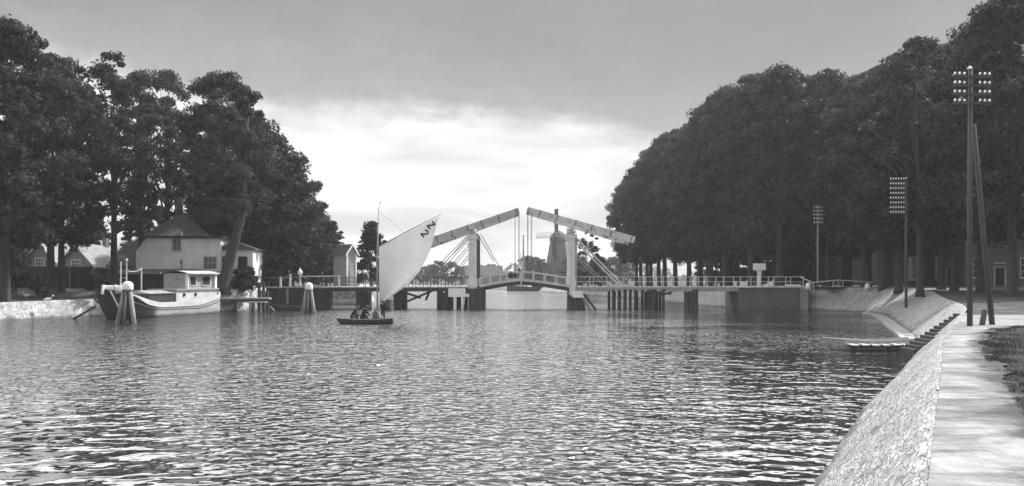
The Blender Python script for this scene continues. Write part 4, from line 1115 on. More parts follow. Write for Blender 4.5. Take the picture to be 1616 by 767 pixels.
# far dark barge beyond the bridge, with mast and boom
fb = empty('barge', (ax(800, 232), 232, 0), R(-2), 'low dark barge with a lowered-gear mast, moored beyond the bridge opening', 'barge')
S = [(t * 17, 2.1 * max(.12, math.sin(PI * min(.5, t * 2.5 + .05)) if t < .2 else math.sin(PI * min(.5, (1 - t) * 3 + .1))), -.3, 1.0 + .7 * abs(t - .5) ** 2 * 4, 4) for t in np.linspace(0, 1, 16)]
b = MB(); rr_ = hull(S, 6); b.grid(rr_); b.build('hull', M['hull_dark'], fb, True)
b = MB(); b.grid([[(s[0], -s[1] + .05, s[3] - .1), (s[0], s[1] - .05, s[3] - .1)] for s in S]); b.build('deck', M['dwood'], fb)
b = MB(); b.prism([(-1.5, 1.0), (1.5, 1.0), (1.5, 1.7), (0, 2.1), (-1.5, 1.7)], 0, 1); b.xf(Matrix.Translation((6.5, 0, 0)) @ Matrix.Rotation(R(-90), 4, 'Z') @ Matrix.Diagonal((1, 7, 1, 1))); b.build('hatch_cover', M['dwood'], fb)
b = MB(); b.tube([(4.3, 0, .9), (4.3, 0, 9), (4.3, 0, 14.6)], [.26, .24, .16], 8); b.build('mast', M['gwood'], fb)
b = MB(); b.tube([(5.1, .3, .9), (5.1, .3, 6)], [.2, .18], 8); b.build('derrick_post', M['dwood'], fb)
b = MB(); b.tube([(3.5, -.3, .9), (3.5, -.3, 10)], [.08, .06], 8); b.build('derrick_post', M['dwood'], fb)

# ------------------------------------------------------------------ people
def person(loc, rz, J, label, body='cloth_dark', legs=None, sc_=1.0, group=None, hat=None):
    """J: dict of joints in local metres. One skinned body; clothing tone split by height in the material slots"""
    names = ['pelvis', 'chest', 'neck', 'head', 'headtop', 'shl', 'ell', 'hal', 'shr', 'elr', 'har', 'hil', 'knl', 'ftl', 'tol', 'hir', 'knr', 'ftr', 'tor']
    rad = dict(pelvis=.155, chest=.165, neck=.06, head=.098, headtop=.07, shl=.075, ell=.05, hal=.04, shr=.075, elr=.05, har=.04, hil=.10, knl=.07, ftl=.05, tol=.04, hir=.10, knr=.07, ftr=.05, tor=.04)
    ed = [('pelvis', 'chest'), ('chest', 'neck'), ('neck', 'head'), ('head', 'headtop'), ('chest', 'shl'), ('shl', 'ell'), ('ell', 'hal'), ('chest', 'shr'), ('shr', 'elr'), ('elr', 'har'),
          ('pelvis', 'hil'), ('hil', 'knl'), ('knl', 'ftl'), ('ftl', 'tol'), ('pelvis', 'hir'), ('hir', 'knr'), ('knr', 'ftr'), ('ftr', 'tor')]
    me = bpy.data.meshes.new('body')
    me.from_pydata([J[n] for n in names], [(names.index(a), names.index(b)) for a, b in ed], [])
    o = bpy.data.objects.new('person', me); COL.objects.link(o); o.location = loc; o.rotation_euler = (0, 0, rz); o.scale = (sc_,) * 3
    o.modifiers.new('skin', 'SKIN'); ss = o.modifiers.new('sub', 'SUBSURF'); ss.levels = 2; ss.render_levels = 2
    sv = me.skin_vertices[0].data
    for i, n in enumerate(names):
        sv[i].radius = (rad[n], rad[n] * (.78 if n in ('chest', 'pelvis') else 1)); sv[i].use_root = (n == 'pelvis')
    me.materials.append(M[body])
    tag(o, label, 'person', group)
    # head skin + hair as children
    h = Vector(J['head']); t = Vector(J['headtop'])
    face = MB(); face.lathe((0, 0, 0), [(.02, -.125), (.062, -.105), (.092, -.03), (.098, .03), (.085, .09), (.03, .115)], 14)
    face.box((0, -.108, -.012), (.022, .03, .045)); face.box((-.1, 0, 0), (.02, .04, .06)); face.box((.1, 0, 0), (.02, .04, .06))
    q = Vector((0, 0, 1)).rotation_difference((t - h).normalized()).to_matrix().to_4x4()
    face.xf(Matrix.Translation(h + (t - h) * .25) @ q); face.build('head', M['skin'], o, True)
    hr = MB()
    if hat: hr.lathe((0, 0, .05), [(.16, 0), (.165, .02), (.115, .03), (.11, .10), (.07, .14)], 14)
    else: hr.lathe((0, .012, .0), [(.096, -.02), (.110, .05), (.09, .11), (.03, .135)], 14)
    hr.xf(Matrix.Translation(h + (t - h) * .25) @ q); hr.build('hat' if hat else 'hair', M[hat or 'hair'], o, True)
    for s in ('hal', 'har'):
        el_ = Vector(J['el' + s[-1]]); ha = Vector(J[s]); d = (ha - el_).normalized()
        hd = MB(); side = d.cross(Vector((0, 0, 1))); side = side.normalized() if side.length > .05 else Vector((1, 0, 0)); nn_ = side.cross(d)
        hd.bar(ha, ha + d * .09, .08, .03)
        for k in range(4):
            a0 = ha + d * .085 + side * (k - 1.5) * .021; a1 = a0 + d * (.04, .048, .045, .034)[k] ; a2 = a1 - nn_ * .025 + d * .015
            hd.tube([a0, a1, a2], [.0095, .009, .007], 6)
        t0 = ha + d * .02 + side * .04; hd.tube([t0, t0 + side * .03 + d * .03, t0 + side * .03 + d * .06], [.011, .01, .008], 6)
        hd.build('hand', M['skin'], o, True)
    return o
def stand(arm=0):
    return dict(pelvis=(0, 0, .95), chest=(0, 0, 1.3), neck=(0, -.01, 1.5), head=(0, -.02, 1.6), headtop=(0, -.02, 1.72), shl=(-.19, 0, 1.42), ell=(-.26, .02, 1.13), hal=(-.24, -.1, .88) if not arm else (-.2, -.34, 1.1),
                shr=(.19, 0, 1.42), elr=(.26, .02, 1.13), har=(.24, -.1, .88) if arm < 2 else (.1, -.3, 1.8), hil=(-.09, 0, .9), knl=(-.10, -.03, .5), ftl=(-.11, .02, .08), tol=(-.12, -.14, .04), hir=(.09, 0, .9), knr=(.10, -.01, .5), ftr=(.11, .03, .08), tor=(.13, -.13, .04))
def sit(lean=.15, arm=0):
    d = dict(pelvis=(0, 0, .16), chest=(0, -lean, .50), neck=(0, -lean * 1.4, .70), head=(0, -lean * 1.7, .80), headtop=(0, -lean * 1.9, .92), shl=(-.19, -lean * 1.2, .62), shr=(.19, -lean * 1.2, .62),
             ell=(-.24, -lean - .16, .38), hal=(-.16, -lean - .38, .32), elr=(.24, -lean - .16, .38), har=(.16, -lean - .38, .32), hil=(-.1, -.05, .14), hir=(.1, -.05, .14), knl=(-.14, -.42, .30), knr=(.14, -.42, .30),
             ftl=(-.14, -.46, -.08), ftr=(.14, -.46, -.08), tol=(-.15, -.6, -.11), tor=(.15, -.6, -.11))
    return d
person((ax(553, SY), SY + .05, .28), R(90), sit(.26), 'dark-clothed person hunched at the left end of the sailing boat', sc_=1.12, group='people in the sailing boat', hat='hair')
person((ax(569, SY), SY + .2, .28), R(60), sit(.28), 'dark-clothed person hunched second from the left in the sailing boat', sc_=1.12, group='people in the sailing boat', hat='hair')
person((ax(589, SY), SY - .1, .26), R(70), sit(.10), 'person in grey sitting just left of the mast of the sailing boat', 'cloth_mid', sc_=.98, group='people in the sailing boat')
person((ax(604, SY), SY + .1, .12), R(200), stand(2), 'slim dark person standing right of the mast under the sail', 'cloth_dark', sc_=.92, group='people in the sailing boat')
person((ax(455, 99), 99.4, DZ + .02), R(10), stand(1), 'person in dark standing behind the left approach handrail', 'cloth_dark', group='people on the bridge approach')
person((ax(507, 99), 99.6, DZ - .0), R(-20), stand(1), 'person with dark hat at the barrier boom', 'cloth_dark', sc_=.93, group='people on the bridge approach', hat='hair')

# ------------------------------------------------------------------ buildings
def window(parent, x, y, z, w, h, nx=2, nz=3, frame='white', pane='glass', t=.09, dy=-1):
    p = MB(); p.box((x, y + dy * .01, z), (w, .05, h)); pn = p.build('window', M[pane], parent)
    f = MB()
    yf = y + dy * .045
    for sx_ in (-1, 1): f.box((x + sx_ * w / 2, yf, z), (t, .06, h + t))
    for sz in (-1, 1): f.box((x, yf, z + sz * h / 2), (w - t, .055, t))
    for k in range(1, nx): f.box((x - w / 2 + w * k / nx, yf, z), (.04, .04, h - t))
    for k in range(1, nz): f.box((x, yf + .003, z - h / 2 + h * k / nz), (w - t, .04, .04))
    f.build('frame', M[frame], pn)
    s = MB(); s.box((x, y + dy * .07, z - h / 2 - t * .7), (w + .25, .14, .06)); s.build('sill', M[frame], pn)
    return pn

# white house
HY = 95.0
wx0, wx1 = ax(217, HY), ax(346, HY); wz0 = 1.9; wz1 = at(0, 374, HY).z
hx = (wx0 + wx1) / 2
wh_ = empty('white_house', (hx, HY, wz0), R(6), 'white plastered house with a dark hipped tile roof behind the big barge', 'house')
W = wx1 - wx0; Hh = wz1 - wz0; D = 7.5
sl_x = ax(234, HY) - wx0
b = MB(); b.prism([(-W / 2, 0), (W / 2, 0), (W / 2, Hh), (-W / 2 + sl_x, Hh), (-W / 2, Hh - 1.55)], 0, D); b.build('wall', M['plaster'], wh_)
# roof: hipped pyramid whose peak sits left of middle, with deep dark eaves fascia
px_pk = ax(281, HY) - hx; rz_ = Hh
e0 = -W / 2 + sl_x - .35; e1 = ax(322, HY) - hx
pk = (px_pk - .5, D * .42, rz_ + (373 - 334) / 1400 * HY * 1.08)
fm_ = ax(287, HY) - hx
b = MB(); b.add([(e0, -.35, rz_ + .12), (fm_, -.5, rz_ + .12), (e1, D * .55, rz_ + .12), (e1 - 1.0, D + .3, rz_ + .12), (e0 + .3, D + .3, rz_ + .12), (pk[0], pk[1], pk[2])],
                [(0, 1, 5), (1, 2, 5), (2, 3, 5), (3, 4, 5), (4, 0, 5), (4, 3, 2, 1, 0)])
rf = b.build('roof', M['tile_dark'], wh_)
b = MB(); b.box(((e0 + W / 2) / 2 + .1, D / 2, rz_ - .02), (W / 2 - e0 + .35, D + .75, .26)); b.build('eaves_board', M['dwood'], wh_)
b = MB(); b.box((pk[0] - .35, pk[1] + .5, pk[2] + .3), (.75, .62, 2.8)); b.box((pk[0] - .35, pk[1] + .5, pk[2] + 1.7), (.88, .75, .16)); b.build('chimney', M['brick'], rf)
# lower left slope tiles next to the cut gable
window(wh_, ax(279, HY) - hx, 0, at(0, 386, HY).z - wz0, .8, 1.15, 2, 3, 'gwood')
window(wh_, ax(330.5, HY) - hx, 0, at(0, 425, HY).z - wz0, 1.35, 2.75, 3, 4, 'white_old')
b = MB(); b.box((ax(330.5, HY) - hx, -.05, at(0, 426, HY).z - wz0), (1.3, .1, .5)); b.build('transom_panel', M['dwood'], wh_)
# right-hand annexe
ann = empty('annexe', (ax(372, 96.5), 96.5, 2.0), R(6), 'narrow white annexe behind the stout leaning elm', 'house')
AW = ax(399, 96.5) - ax(346, 96.5)
b = MB(); b.box((0, 3, 2.25), (AW, 6, 4.5)); b.build('wall', M['plaster'], ann)
b = MB(); b.prism([(-AW / 2 - .3, 4.5), (AW / 2 + .3, 4.5), (AW / 2 + .3, 4.65), (0, 5.4), (-AW / 2 - .3, 4.65)], -.3, 6.3); b.build('roof', M['tile_dark'], ann)
window(ann, .75, 0, 2.7, .9, 2.1, 2, 4, 'dwood'); window(ann, -1.0, 0, 2.7, .8, 2.1, 2, 4, 'dwood')
# left wing with tiled lean roof and window band
lwg = empty('tiled_outbuilding', (ax(200, 96), 96, 2.0), R(2), 'low outbuilding with a tiled roof joined to the left of the white house', 'outbuilding')
b = MB(); b.box((0, 3, 1.5), (3.3, 6, 3.0)); b.build('wall', M['brick2'], lwg)
b = MB(); b.add([(-2.1, -.4, 2.75), (2.5, -.4, 2.75), (2.9, 4.2, 5.6), (-1.6, 4.2, 5.6), (-2.1, -.4, 2.6), (2.5, -.4, 2.6), (2.9, 4.2, 5.45), (-1.6, 4.2, 5.45)], [(0, 1, 2, 3), (7, 6, 5, 4), (0, 4, 5, 1), (1, 5, 6, 2), (2, 6, 7, 3), (3, 7, 4, 0)]); b.build('roof', M['tile'], lwg)
window(lwg, -.1, 0, 2.1, 2.1, .85, 5, 1, 'gwood')
b = MB(); b.box((0, 0, 0), (0.1, .06, 2.0)); 
# dark shed before the house
sh = empty('boat_shed', (ax(266, 92.5), 92.5, 1.9), R(2), 'low tarred shed with a dark flat roof between barge and white house', 'shed')
SW = ax(341, 92.5) - ax(165, 92.5)
b = MB(); b.box((0, .7, .95), (SW, 1.4, 2.1)); b.build('wall', M['board'], sh)
b = MB(); b.add([(-SW / 2 - .1, -.25, 2.0), (SW / 2 + .1, -.25, 2.1), (SW / 2 + .1, 1.5, 2.55), (-SW / 2 - .1, 1.5, 2.45), (-SW / 2 - .1, -.25, 1.92), (SW / 2 + .1, -.25, 2.02), (SW / 2 + .1, 1.5, 2.47), (-SW / 2 - .1, 1.5, 2.37)],
                [(0, 1, 2, 3), (7, 6, 5, 4), (0, 4, 5, 1), (1, 5, 6, 2), (2, 6, 7, 3), (3, 7, 4, 0)]); b.build('roof', M['tile_dark'], sh)
window(sh, ax(196, 92.5) - ax(266, 92.5) , 0, .95, .62, 1.25, 1, 2, 'white')
# gabled cottages behind the fence
def cottage(px, yd, w, hw, pk_, label, roofm, shift=0.0, winpx=None, dp=9):
    z0 = 2.1; e = empty('cottage', (ax(px, yd), yd, z0), R(-14), label, 'house', 'gabled cottages behind the board fence')
    b = MB(); b.prism([(-w / 2, 0), (w / 2, 0), (w / 2, hw), (0, pk_), (-w / 2, hw)], 0, dp); b.build('wall', M['brick2'], e)
    b = MB()
    for sg in (-1, 1):
        sl_ = (pk_ - hw) / (w / 2); ex = w / 2 + .35; ez = hw - .35 * sl_
        b.add([(0, -.25, pk_ + .04), (0, dp, pk_ + .04), (sg * ex, dp, ez + .04), (sg * ex, -.25, ez + .04), (0, -.25, pk_ + .2), (0, dp, pk_ + .2), (sg * ex, dp, ez + .2), (sg * ex, -.25, ez + .2)],
              [(0, 1, 2, 3), (7, 6, 5, 4), (0, 3, 7, 4), (1, 5, 6, 2), (2, 6, 7, 3)])
    r = b.build('roof', M[roofm], e)
    b = MB(); b.box((0, dp * .6, pk_ + .5), (.6, .6, 1.3)); b.build('chimney', M['brick2'], r)
    window(e, 0, 0, hw + .15, 1.25, 1.3, 3, 3, 'white'); window(e, -w / 4, 0, 1.2, .9, 1.3, 2, 3, 'white'); window(e, w / 4, 0, 1.2, .9, 1.3, 2, 3, 'white')
    b = MB()
    for sg in (-1, 1): b.bar((0, -.3, pk_ + .12), (sg * (w / 2 + .35), -.3, hw - .35 * (pk_ - hw) / (w / 2) + .12), .08, .2)
    b.build('bargeboard', M['white_old'], e)
    return e
cottage(63, 112, 5.6, 3.0, 5.6, 'left gabled cottage with a white window in its gable', 'tile_light')
cottage(120, 111, 5.4, 2.8, 5.4, 'right gabled cottage with a long pale tiled roof slope', 'tile_light')
# board fence
fx0, fx1 = ax(6, 97), ax(146, 97)
fe = empty('board_fence', (fx0, 97, 2.1), 0, 'tall dark board fence before the gabled cottages', 'fence')
b = MB(); x = 0
while x < fx1 - fx0:
    b.box((x + .09, 0, 1.3 + random.uniform(-.03, .03)), (.165, .03, 2.6)); x += .175
b.build('boards', M['fence'], fe)
x = 0
while x < fx1 - fx0 + .1:
    MB().box((x, -.08, 1.35), (.14, .12, 2.8)).build('post', M['pile'] if x > 1 else M['gwood'], fe); x += 2.42
# low hedge and shrubs on the left bank
for i, (px, yd, s, k) in enumerate([(150, 92, .7, 0), (20, 94, .8, 0), (386, 95.2, 1.0, 0), (425, 103, .9, 0), (548, 106, .7, 0), (700, 340, 1.0, 0)][:5]):
    x = ax(px, yd); tree(f'bush{k}', x, yd, gz_left(x, yd) - .1, s, i, ['dark bush beside the right end of the board fence', 'dark bush before the left end of the board fence', 'dark bush at the foot of the leaning elm', 'dark bush at the start of the left bridge approach', 'dark bush beside the gabled bridge hut'][i], 'low bushes of the left bank', 'bush', 'bush')
# bridge keeper's hut
kx = ax(549, 106)
kh = empty('bridge_hut', (kx, 104.2, 2.35), R(-38), 'small pale gabled keeper hut behind the left bridge approach', 'hut'); kh.scale = (.8, .72, 1.0)
b = MB(); b.prism([(-1.1, 0), (1.1, 0), (1.1, 3.9), (0, 4.9), (-1.1, 3.9)], -1.4, 1.4); b.xf(Matrix.Rotation(R(90), 4, 'Z')); b.build('wall', M['board_l'], kh)
b = MB()
for sg in (-1, 1):
    b.add([(0, -1.65, 4.95), (0, 1.65, 4.95), (sg * 1.4, 1.65, 3.7), (sg * 1.4, -1.65, 3.7), (0, -1.65, 5.05), (0, 1.65, 5.05), (sg * 1.4, 1.65, 3.8), (sg * 1.4, -1.65, 3.8)], [(0, 1, 2, 3), (7, 6, 5, 4), (0, 3, 7, 4), (1, 5, 6, 2), (2, 6, 7, 3)])
b.xf(Matrix.Rotation(R(90), 4, 'Z')); b.build('roof', M['tile'], kh)
b = MB()
for sg in (-1, 1): b.bar((1.68, 0, 5.0), (1.68, sg * 1.42, 3.72), .06, .22)
b.build('bargeboard', M['white'], kh)
b = MB(); b.box((1.43, -.95, 1.95), (.08, .25, 3.9)); b.box((1.43, .95, 1.95), (.08, .25, 3.9)); b.build('corner_board', M['white'], kh)
b = MB(); b.box((1.44, 0, 1.0), (.06, .85, 2.0)); dr = b.build('door', M['gwood'], kh); b = MB(); b.tube([(1.5, .3, 1.0), (1.56, .3, 1.0)], .03, 8); b.build('handle', M['iron'], dr)

# houses of the right bank: brick fronts with tall curtained windows
def town_house(x, y, w, hh, rz, label, wins, door, wall, roof='tile_dark', z0=2.3):
    e = empty('brick_house', (x, y, z0), rz, label, 'house', 'brick houses behind the right-bank elms')
    b = MB(); b.box((0, 4, hh / 2), (w, 8, hh)); b.build('wall', M[wall], e)
    b = MB(); b.prism([(-.4, hh), (8.4, hh), (4, hh + 3.2)], -w / 2 - .15, w / 2 + .15); b.xf(Matrix.Rotation(R(90), 4, 'Z') @ Matrix.Scale(-1, 4, (0, 1, 0))); r = b.build('roof', M[roof], e)
    b = MB(); b.box((w * .3, 4, hh + 3.4), (.8, .8, 1.5)); b.build('chimney', M['brick2'], r)
    b = MB(); b.box((0, -.28, hh - .12), (w + .2, .35, .24)); b.build('cornice', M['white_old'], e)
    for (wx, wz, ww, wh2, cur) in wins:
        pn = window(e, wx, 0, wz, ww, wh2, 2, 3, 'white', 'glass', .11)
        if cur:
            c = MB()
            for sg in (-1, 1):
                rows = [[(wx + sg * (ww * .5 - .02 - ww * .34 * k / 8), -.045 - .012 * math.sin(k * 2.2), wz - wh2 / 2 + .05 + (wh2 - .1) * j) for k in range(9)] for j in (0, 1)]
                c.grid(rows)
            c.build('curtain', M['curtain'], pn)
    dx = door; b = MB(); b.box((dx, -.02, 1.15), (1.0, .08, 2.3)); d_ = b.build('door', M['dwood'], e)
    b = MB(); b.box((dx - .56, -.06, 1.2), (.12, .1, 2.4)); b.box((dx + .56, -.06, 1.2), (.12, .1, 2.4)); b.box((dx, -.06, 2.85), (1.24, .1, .12)); b.box((dx, -.06, 2.4), (1.0, .09, .08)); b.build('frame', M['white'], d_)
    b = MB(); b.box((dx, -.4, .06), (1.5, .7, .3)); b.build('doorstep', M['gwood'], e)
    return e
town_house(ax(1485, 107), 107, 10, 6.5, R(-6), 'dark brick house with tall curtained white windows behind the lawn elms', [(-3.1, 2.3, 1.25, 2.7, 1), (-.9, 2.3, 1.25, 2.7, 1), (3.3, 2.3, 1.25, 2.7, 1)], 1.2, 'brick')
town_house(ax(1590, 100), 101, 8, 6.2, R(-12), 'brown brick house with a framed doorway nearest the right photo edge', [(-2.6, 2.3, 1.1, 2.2, 0), (2.4, 2.3, 1.1, 2.2, 0)], -.3, 'brick2')
town_house(ax(1380, 132), 132, 12, 6.0, R(8), 'long dark brick house with small windows seen left of the middle telegraph pole', [(-4.4, 2.6, 1.0, 1.9, 1), (-1.4, 3.2, .6, 1.1, 1), (1.0, 3.2, .6, 1.1, 1), (4.5, 2.4, 1.0, 2.0, 0)], 3.0, 'brick')
town_house(ax(1318, 150), 150, 12, 6.0, R(4), 'farthest dark brick house seen between trunks above the sloping rail', [(-3.4, 2.4, 1.0, 2.0, 0), (-.4, 2.4, 1.0, 2.0, 1), (3, 2.4, 1.0, 2.0, 0)], 5.0, 'brick2')

# windmill
wm = empty('windmill', (ax(881, 300), 300, 1.2), 0, 'smock windmill with its sails standing upright beyond the bridge', 'windmill')
def rp(y): return 3.5 - (y - 438) / 1400 * 300 - 1.2
n8 = 8
MB().lathe((0, 0, 0), [(5.2, 0), (5.0, 2.2), (3.4, rp(398)), (2.7, rp(380))], 8).build('tower', M['thatch'], wm)
MB().lathe((0, 0, 0), [(5.9, 3.3), (5.9, 3.5)], 8).build('stage', M['gwood'], wm)
MB().lathe((0, 0, rp(381)), [(2.9, 0), (3.0, .8), (2.4, 2.4), (1.2, 3.4), (.2, 3.7)], 10).build('cap', M['thatch'], wm, True)
hub = Vector((ax(875, 300) - ax(881, 300), -3.6, rp(374)))
b = MB(); b.tube([hub + Vector((.6, .9, 0)), hub, hub + Vector((-.25, -.4, 0))], .35, 8); b.build('windshaft', M['dwood'], wm)
yaw = R(-48)
for k in range(4):
    a = k * PI / 2; s = MB()
    u = Vector((math.sin(a) * math.cos(yaw), math.sin(a) * math.sin(yaw), math.cos(a))); v = Vector((math.cos(a) * math.cos(yaw), math.cos(a) * math.sin(yaw), -math.sin(a)))
    s.bar(hub, hub + u * 9.2, .22, .22); Lk = 9.2
    for t in np.arange(1.6, Lk, .55): s.bar(hub + u * t - v * .35, hub + u * t + v * 1.5, .06, .06)
    for w_ in (-.35, .5, 1.0, 1.5): s.bar(hub + u * 1.6 + v * w_, hub + u * Lk + v * w_, .07, .07)
    n_ = u.cross(v)
    p = [hub + u * 1.6 + v * .05 + n_ * .04, hub + u * Lk + v * .05 + n_ * .04, hub + u * Lk + v * 1.45 + n_ * .04, hub + u * 1.6 + v * 1.45 + n_ * .04]
    if k % 2 == 0: s.add([q for q in p] + [q + n_ * .03 for q in p], [(0, 1, 2, 3), (7, 6, 5, 4)])
    s.build('windmill_sail', M['dwood'] if k % 2 == 0 else M['gwood'], wm, fix=False)
# distant farmhouse left of centre
fm = empty('farmhouse', (ax(765, 330), 330, 1.0), R(10), 'distant low farmhouse with a pale roof seen through the left bridge leaf', 'house')
MB().box((0, 4, 1.6), (14, 8, 3.2)).build('wall', M['brick2'], fm)
b = MB(); b.prism([(-.5, 3.2), (8.5, 3.2), (4, 7)], -7.3, 7.3); b.xf(Matrix.Rotation(R(90), 4, 'Z') @ Matrix.Scale(-1, 4, (0, 1, 0))); b.build('roof', M['tile'], fm)

# ------------------------------------------------------------------ telegraph poles
def tpole(x, y, z, h, r, label, arms, rz=0.0, zs=None):
    e = empty('telegraph_pole', (x, y, z), rz, label, 'telegraph pole', 'telegraph poles along the right bank'); pm = M['gwood'] if 'pale' in label else M['pole']  # pale pole: its sunlit look is put into a lighter timber colour
    MB().tube([(0, 0, -.6), (0, 0, h * .5), (.02, 0, h)], [r, r * .88, r * .72], 12).build('pole', pm, e, True)
    MB().lathe((0, 0, h), [(r * .8, 0), (r * .85, .04), (r * .2, .1)], 12).build('pole_cap', M['white'], e)
    for (dz, x0, x1, xs, ih) in arms:
        a = MB(); a.box(((x0 + x1) / 2, -r - .03, h - dz), (x1 - x0, .06, .07)); am = a.build('crossarm', M['pole'], e)
        for xx in xs:
            MB().lathe((xx, -r - .03, h - dz + .03), [(ih * .12, 0), (ih * .12, ih * .3), (ih * .42, ih * .32), (ih * .40, ih * .7), (ih * .2, ih), (ih * .05, ih * 1.08)], 8).build('insulator', M['porcelain'], am, True)
    return e
y1 = 28.7; k1 = y1 / 1400
hp1 = (516 - 108) * k1
tp = tpole(ax(1530.5, y1), y1, 1.88, hp1, .090, 'tall near telegraph pole with four crossarms of white insulators on both sides', [((d + 13) * k1, -31 * k1, 32 * k1, [x * k1 for x in (-27.5, -20, -12, 13, 21, 28.5)], .105) for d in (0, 14, 28, 42)], rz=R(3))
b = MB(); b.tube([(1.35, .9, -.5), (.75, .5, 3.0), (.16, .06, 6.6)], [.095, .085, .07], 10); b.build('brace_pole', M['pole'], tp, True)
b = MB(); b.tube([(.72, .7, -.5), (.80, .5, .55)], [.10, .09], 10); b.build('brace_foot', M['pole'], tp, True)
y2 = 75.0; k2 = y2 / 1400; hp2 = (475 - 282) * k2
tpole(ax(1430, y2), y2, 1.55, hp2, .12, 'middle telegraph pole with eight close rows of insulators on its left', [((3 + 7.5 * j) * k2, -26 * k2, 3 * k2, [-(5 + 4.1 * i) * k2 for i in range(6)], .165) for j in range(8)])
y3 = 100.0; k3 = y3 / 1400; hp3 = (453 - 325) * k3
tpole(ax(1290.5, y3), y3, 2.42, hp3, .12, 'pale far telegraph pole behind the right bridge abutment', [((4 + 6 * j) * k3, -8 * k3, 8 * k3, [(-6 + 4 * i) * k3 for i in range(4)], .22) for j in range(5)])

# ------------------------------------------------------------------ small things
nb = empty('notice_board', (ax(1197.5, 97.7), 97.55, DZ - .0), R(2), 'blank white notice board on a thick white post at the bridge rail', 'sign')
MB().box((0, 0, .8), (.34, .2, 1.7)).build('post', M['white'], nb); MB().box((0, -.06, 2.18), (1.38, .1, .75)).build('board', M['white'], nb)
b = MB(); b.box((0, 0, 1.7), (.62, .16, .16)); b.build('bracket', M['white_old'], nb)
b = MB(); b.lathe((ax(1276, 97), 97.0, 2.2), [(.32, 0), (.34, .3), (.26, .62), (.1, .75)], 12); tag(b.build('bollard', M['white'], smooth=True), 'stout white stone bollard at the right end of the bridge railing', 'bollard')
rl = empty('wooden_rail', (ax(1284, 95.5), 96.6, 2.38), R(-3), 'low wooden rail with posts leading right from the bridge end', 'railing')
MB().bar((0, 0, .55), (3.0, 0, .85), .1, .1).build('rail', M['white_old'], rl); MB().bar((3.0, 0, .85), (6.6, .0, .62), .1, .1).build('rail', M['white_old'], rl)
for x, h in ((0, .6), (2.5, .8), (3.0, .8), (3.5, .8), (6.4, .6)): MB().box((x, 0, h / 2 - .2), (.12, .12, h + .3)).build('post', M['gwood'], rl)
b = MB(); b.lathe((ax(1369, 93), 93, 2.3), [(.2, -.05), (.27, .2), (.2, .5), (.07, .62)], 7); tag(b.build('marker_stone', M['white'], smooth=True), 'small white stone on the road edge between two elm trunks', 'stone')
# landing stage and steps
js = empty('landing_stage', (ax(1345, 42), 42, 0), 0, 'low landing stage of pale planks at the foot of the stone slope', 'jetty')
jl = ax(1456, 42) - ax(1345, 42) + .6; x = 0
while x < jl:
    MB().box((x + .14, .6, .30 + random.uniform(-.008, .008)), (.30, 1.5, .05)).build('plank', M['white_old'], js); x += .5
b = MB(); b.bar((-.05, .15, .25), (jl, .15, .25), .1, .14); b.bar((-.05, 1.05, .25), (jl, 1.05, .25), .1, .14); b.build('bearer', M['dwood'], js)
for x in (.1, 1.8, 3.5):
    for y in (.15, 1.05): MB().tube([(x, y, -1), (x, y, .25)], .09, 8).build('pile', M['dwood'], js)
stp = empty('steps', (17.9, 40.6, 0), R(0), 'dark stone steps climbing the bank from the landing stage', 'steps')
b = MB(); ns = 12
for k in range(ns):
    x0 = .2 + k * .225; b.box((x0 + .2, 0, .24 + .142 * k - .25), (.42 + random.uniform(-.03, .03), 1.5 + random.uniform(-.06, .06), .55))
b.build('flight', M['dwood'], stp)
# timber landing by the barge stern, and mooring posts
ld = empty('timber_jetty', (ax(343, 92), 92, 0), R(8), 'dark timber landing between the barge stern and the tarred abutment', 'jetty')
MB().box((2.6, .5, 1.3), (5.4, 1.8, .16)).build('deck', M['gwood'], ld)
b = MB(); b.box((2.6, -.42, 1.1), (5.4, .12, .3)); b.build('edge_beam', M['dwood'], ld)
for x in (.2, 1.9, 3.6, 5.1):
    MB().tube([(x, -.35, -1), (x, -.35, 1.2)], .14, 8).build('pile', M['dwood'], ld)
st2 = empty('timber_platform', (ax(395, 90), 90.2, 0), 0, 'small lower landing platform with railed posts before the jetty', 'jetty')
MB().box((.6, 0, 1.0), (2.0, .9, .1)).build('deck', M['gwood'], st2)
for x in (0, .45, 1.1): MB().tube([(x, -.3, -1), (x, -.3, .95)], .09, 8).build('pile', M['pile'], st2)
for i, px in enumerate((409, 416)):
    b = MB(); x = ax(px, 94); b.tube([(x, 94, 0), (x, 94, 3.0)], .16, 8); tag(b.build('mooring_post', M['dwood']), ['left of two short dark posts at the landing', 'right of two short dark posts at the landing'][i], 'post', 'short dark mooring posts')
rowboat('rowing_boat', (ax(424, 93.5), 93.8, 0), R(3), 4.6, 1.4, .5, (M['hull_dark'], M['dwood']), 'dark rowing boat lying under the tarred left abutment')
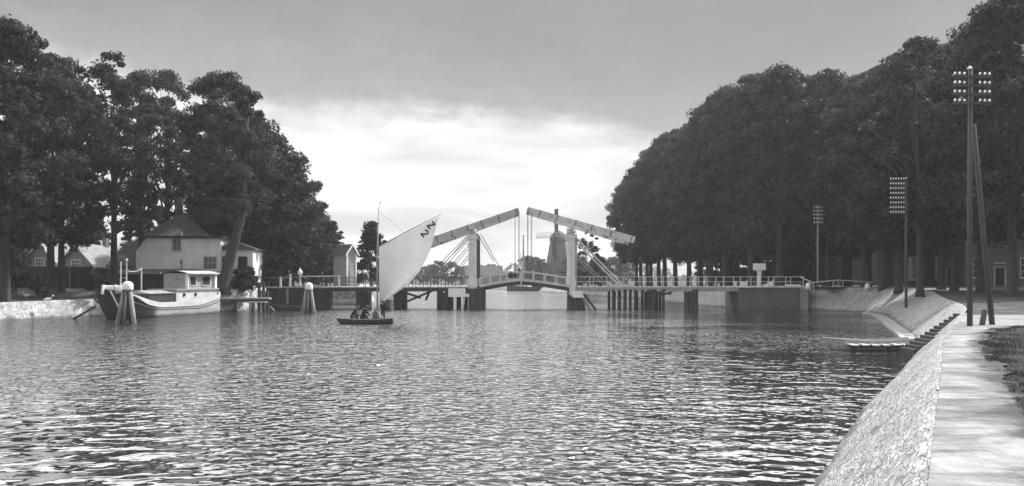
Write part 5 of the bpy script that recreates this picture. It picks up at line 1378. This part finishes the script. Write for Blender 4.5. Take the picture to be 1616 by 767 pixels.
b = MB(); b.tube([at(427, 484, 93), at(433, 490, 92.6)], .05, 6); tag(b.build('mooring_stake', M['white_old']), 'short pale stake slanting out of the water before the left abutment', 'stake')
rowboat('rowing_boat', (ax(513, 113), 113, 0), R(3), 4.8, 1.5, .7, (M['hull_light'], M['gwood']), 'pale rowing boat seen under the left bridge span')
# two white ducks on the left bank
def duck(x, y, z, rz, label):
    mb = MB()
    ring = []; n = 10
    prof = [(-.30, .01, .14), (-.2, .07, .13), (-.05, .12, .13), (.1, .12, .14), (.2, .08, .17), (.25, .05, .26), (.27, .045, .34), (.30, .055, .40), (.36, .045, .40), (.41, .02, .38), (.45, .008, .37)]
    rows = [[(px2 , r_ * math.cos(a * 2 * PI / n), cz + r_ * math.sin(a * 2 * PI / n)) for a in range(n + 1)] for px2, r_, cz in prof]
    mb.grid(rows)
    for s_ in (-.05, .05): mb.tube([(.02, s_, .06), (.03, s_, -.02)], .012, 6); mb.box((.06, s_, -.015), (.09, .05, .012))
    o = mb.build('duck', M['feather'], smooth=True, loc=(x, y, z)); o.rotation_euler = (0, 0, rz); o.scale = (1.15,) * 3
    tag(o, label, 'duck', 'white ducks on the left bank')
p1 = (ax(42, 81), 81); p2 = (ax(75.5, 76), 76)
duck(*p1, gz_left(*p1) + .04, R(200), 'white duck standing on the grass left of the other duck')
duck(*p2, gz_left(*p2) + .04, R(20), 'white duck on the quay edge nearer the barge bow')

# ------------------------------------------------------------------ air
hz = bpy.data.materials.new('haze_air'); hz.use_nodes = True; ht = hz.node_tree; ht.nodes.clear()
pv = ht.nodes.new('ShaderNodeVolumePrincipled'); pv.inputs['Density'].default_value = 0.00028; pv.inputs['Color'].default_value = (.97, .98, .98, 1); pv.inputs['Anisotropy'].default_value = 0.3
ho = ht.nodes.new('ShaderNodeOutputMaterial'); ht.links.new(pv.outputs[0], ho.inputs['Volume'])
b = MB(); b.box((0, 335, 14.5), (2000, 740, 33)); h_o = b.build('haze', hz)
tag(h_o, 'thin summer haze over the canal', 'haze', kind='stuff')
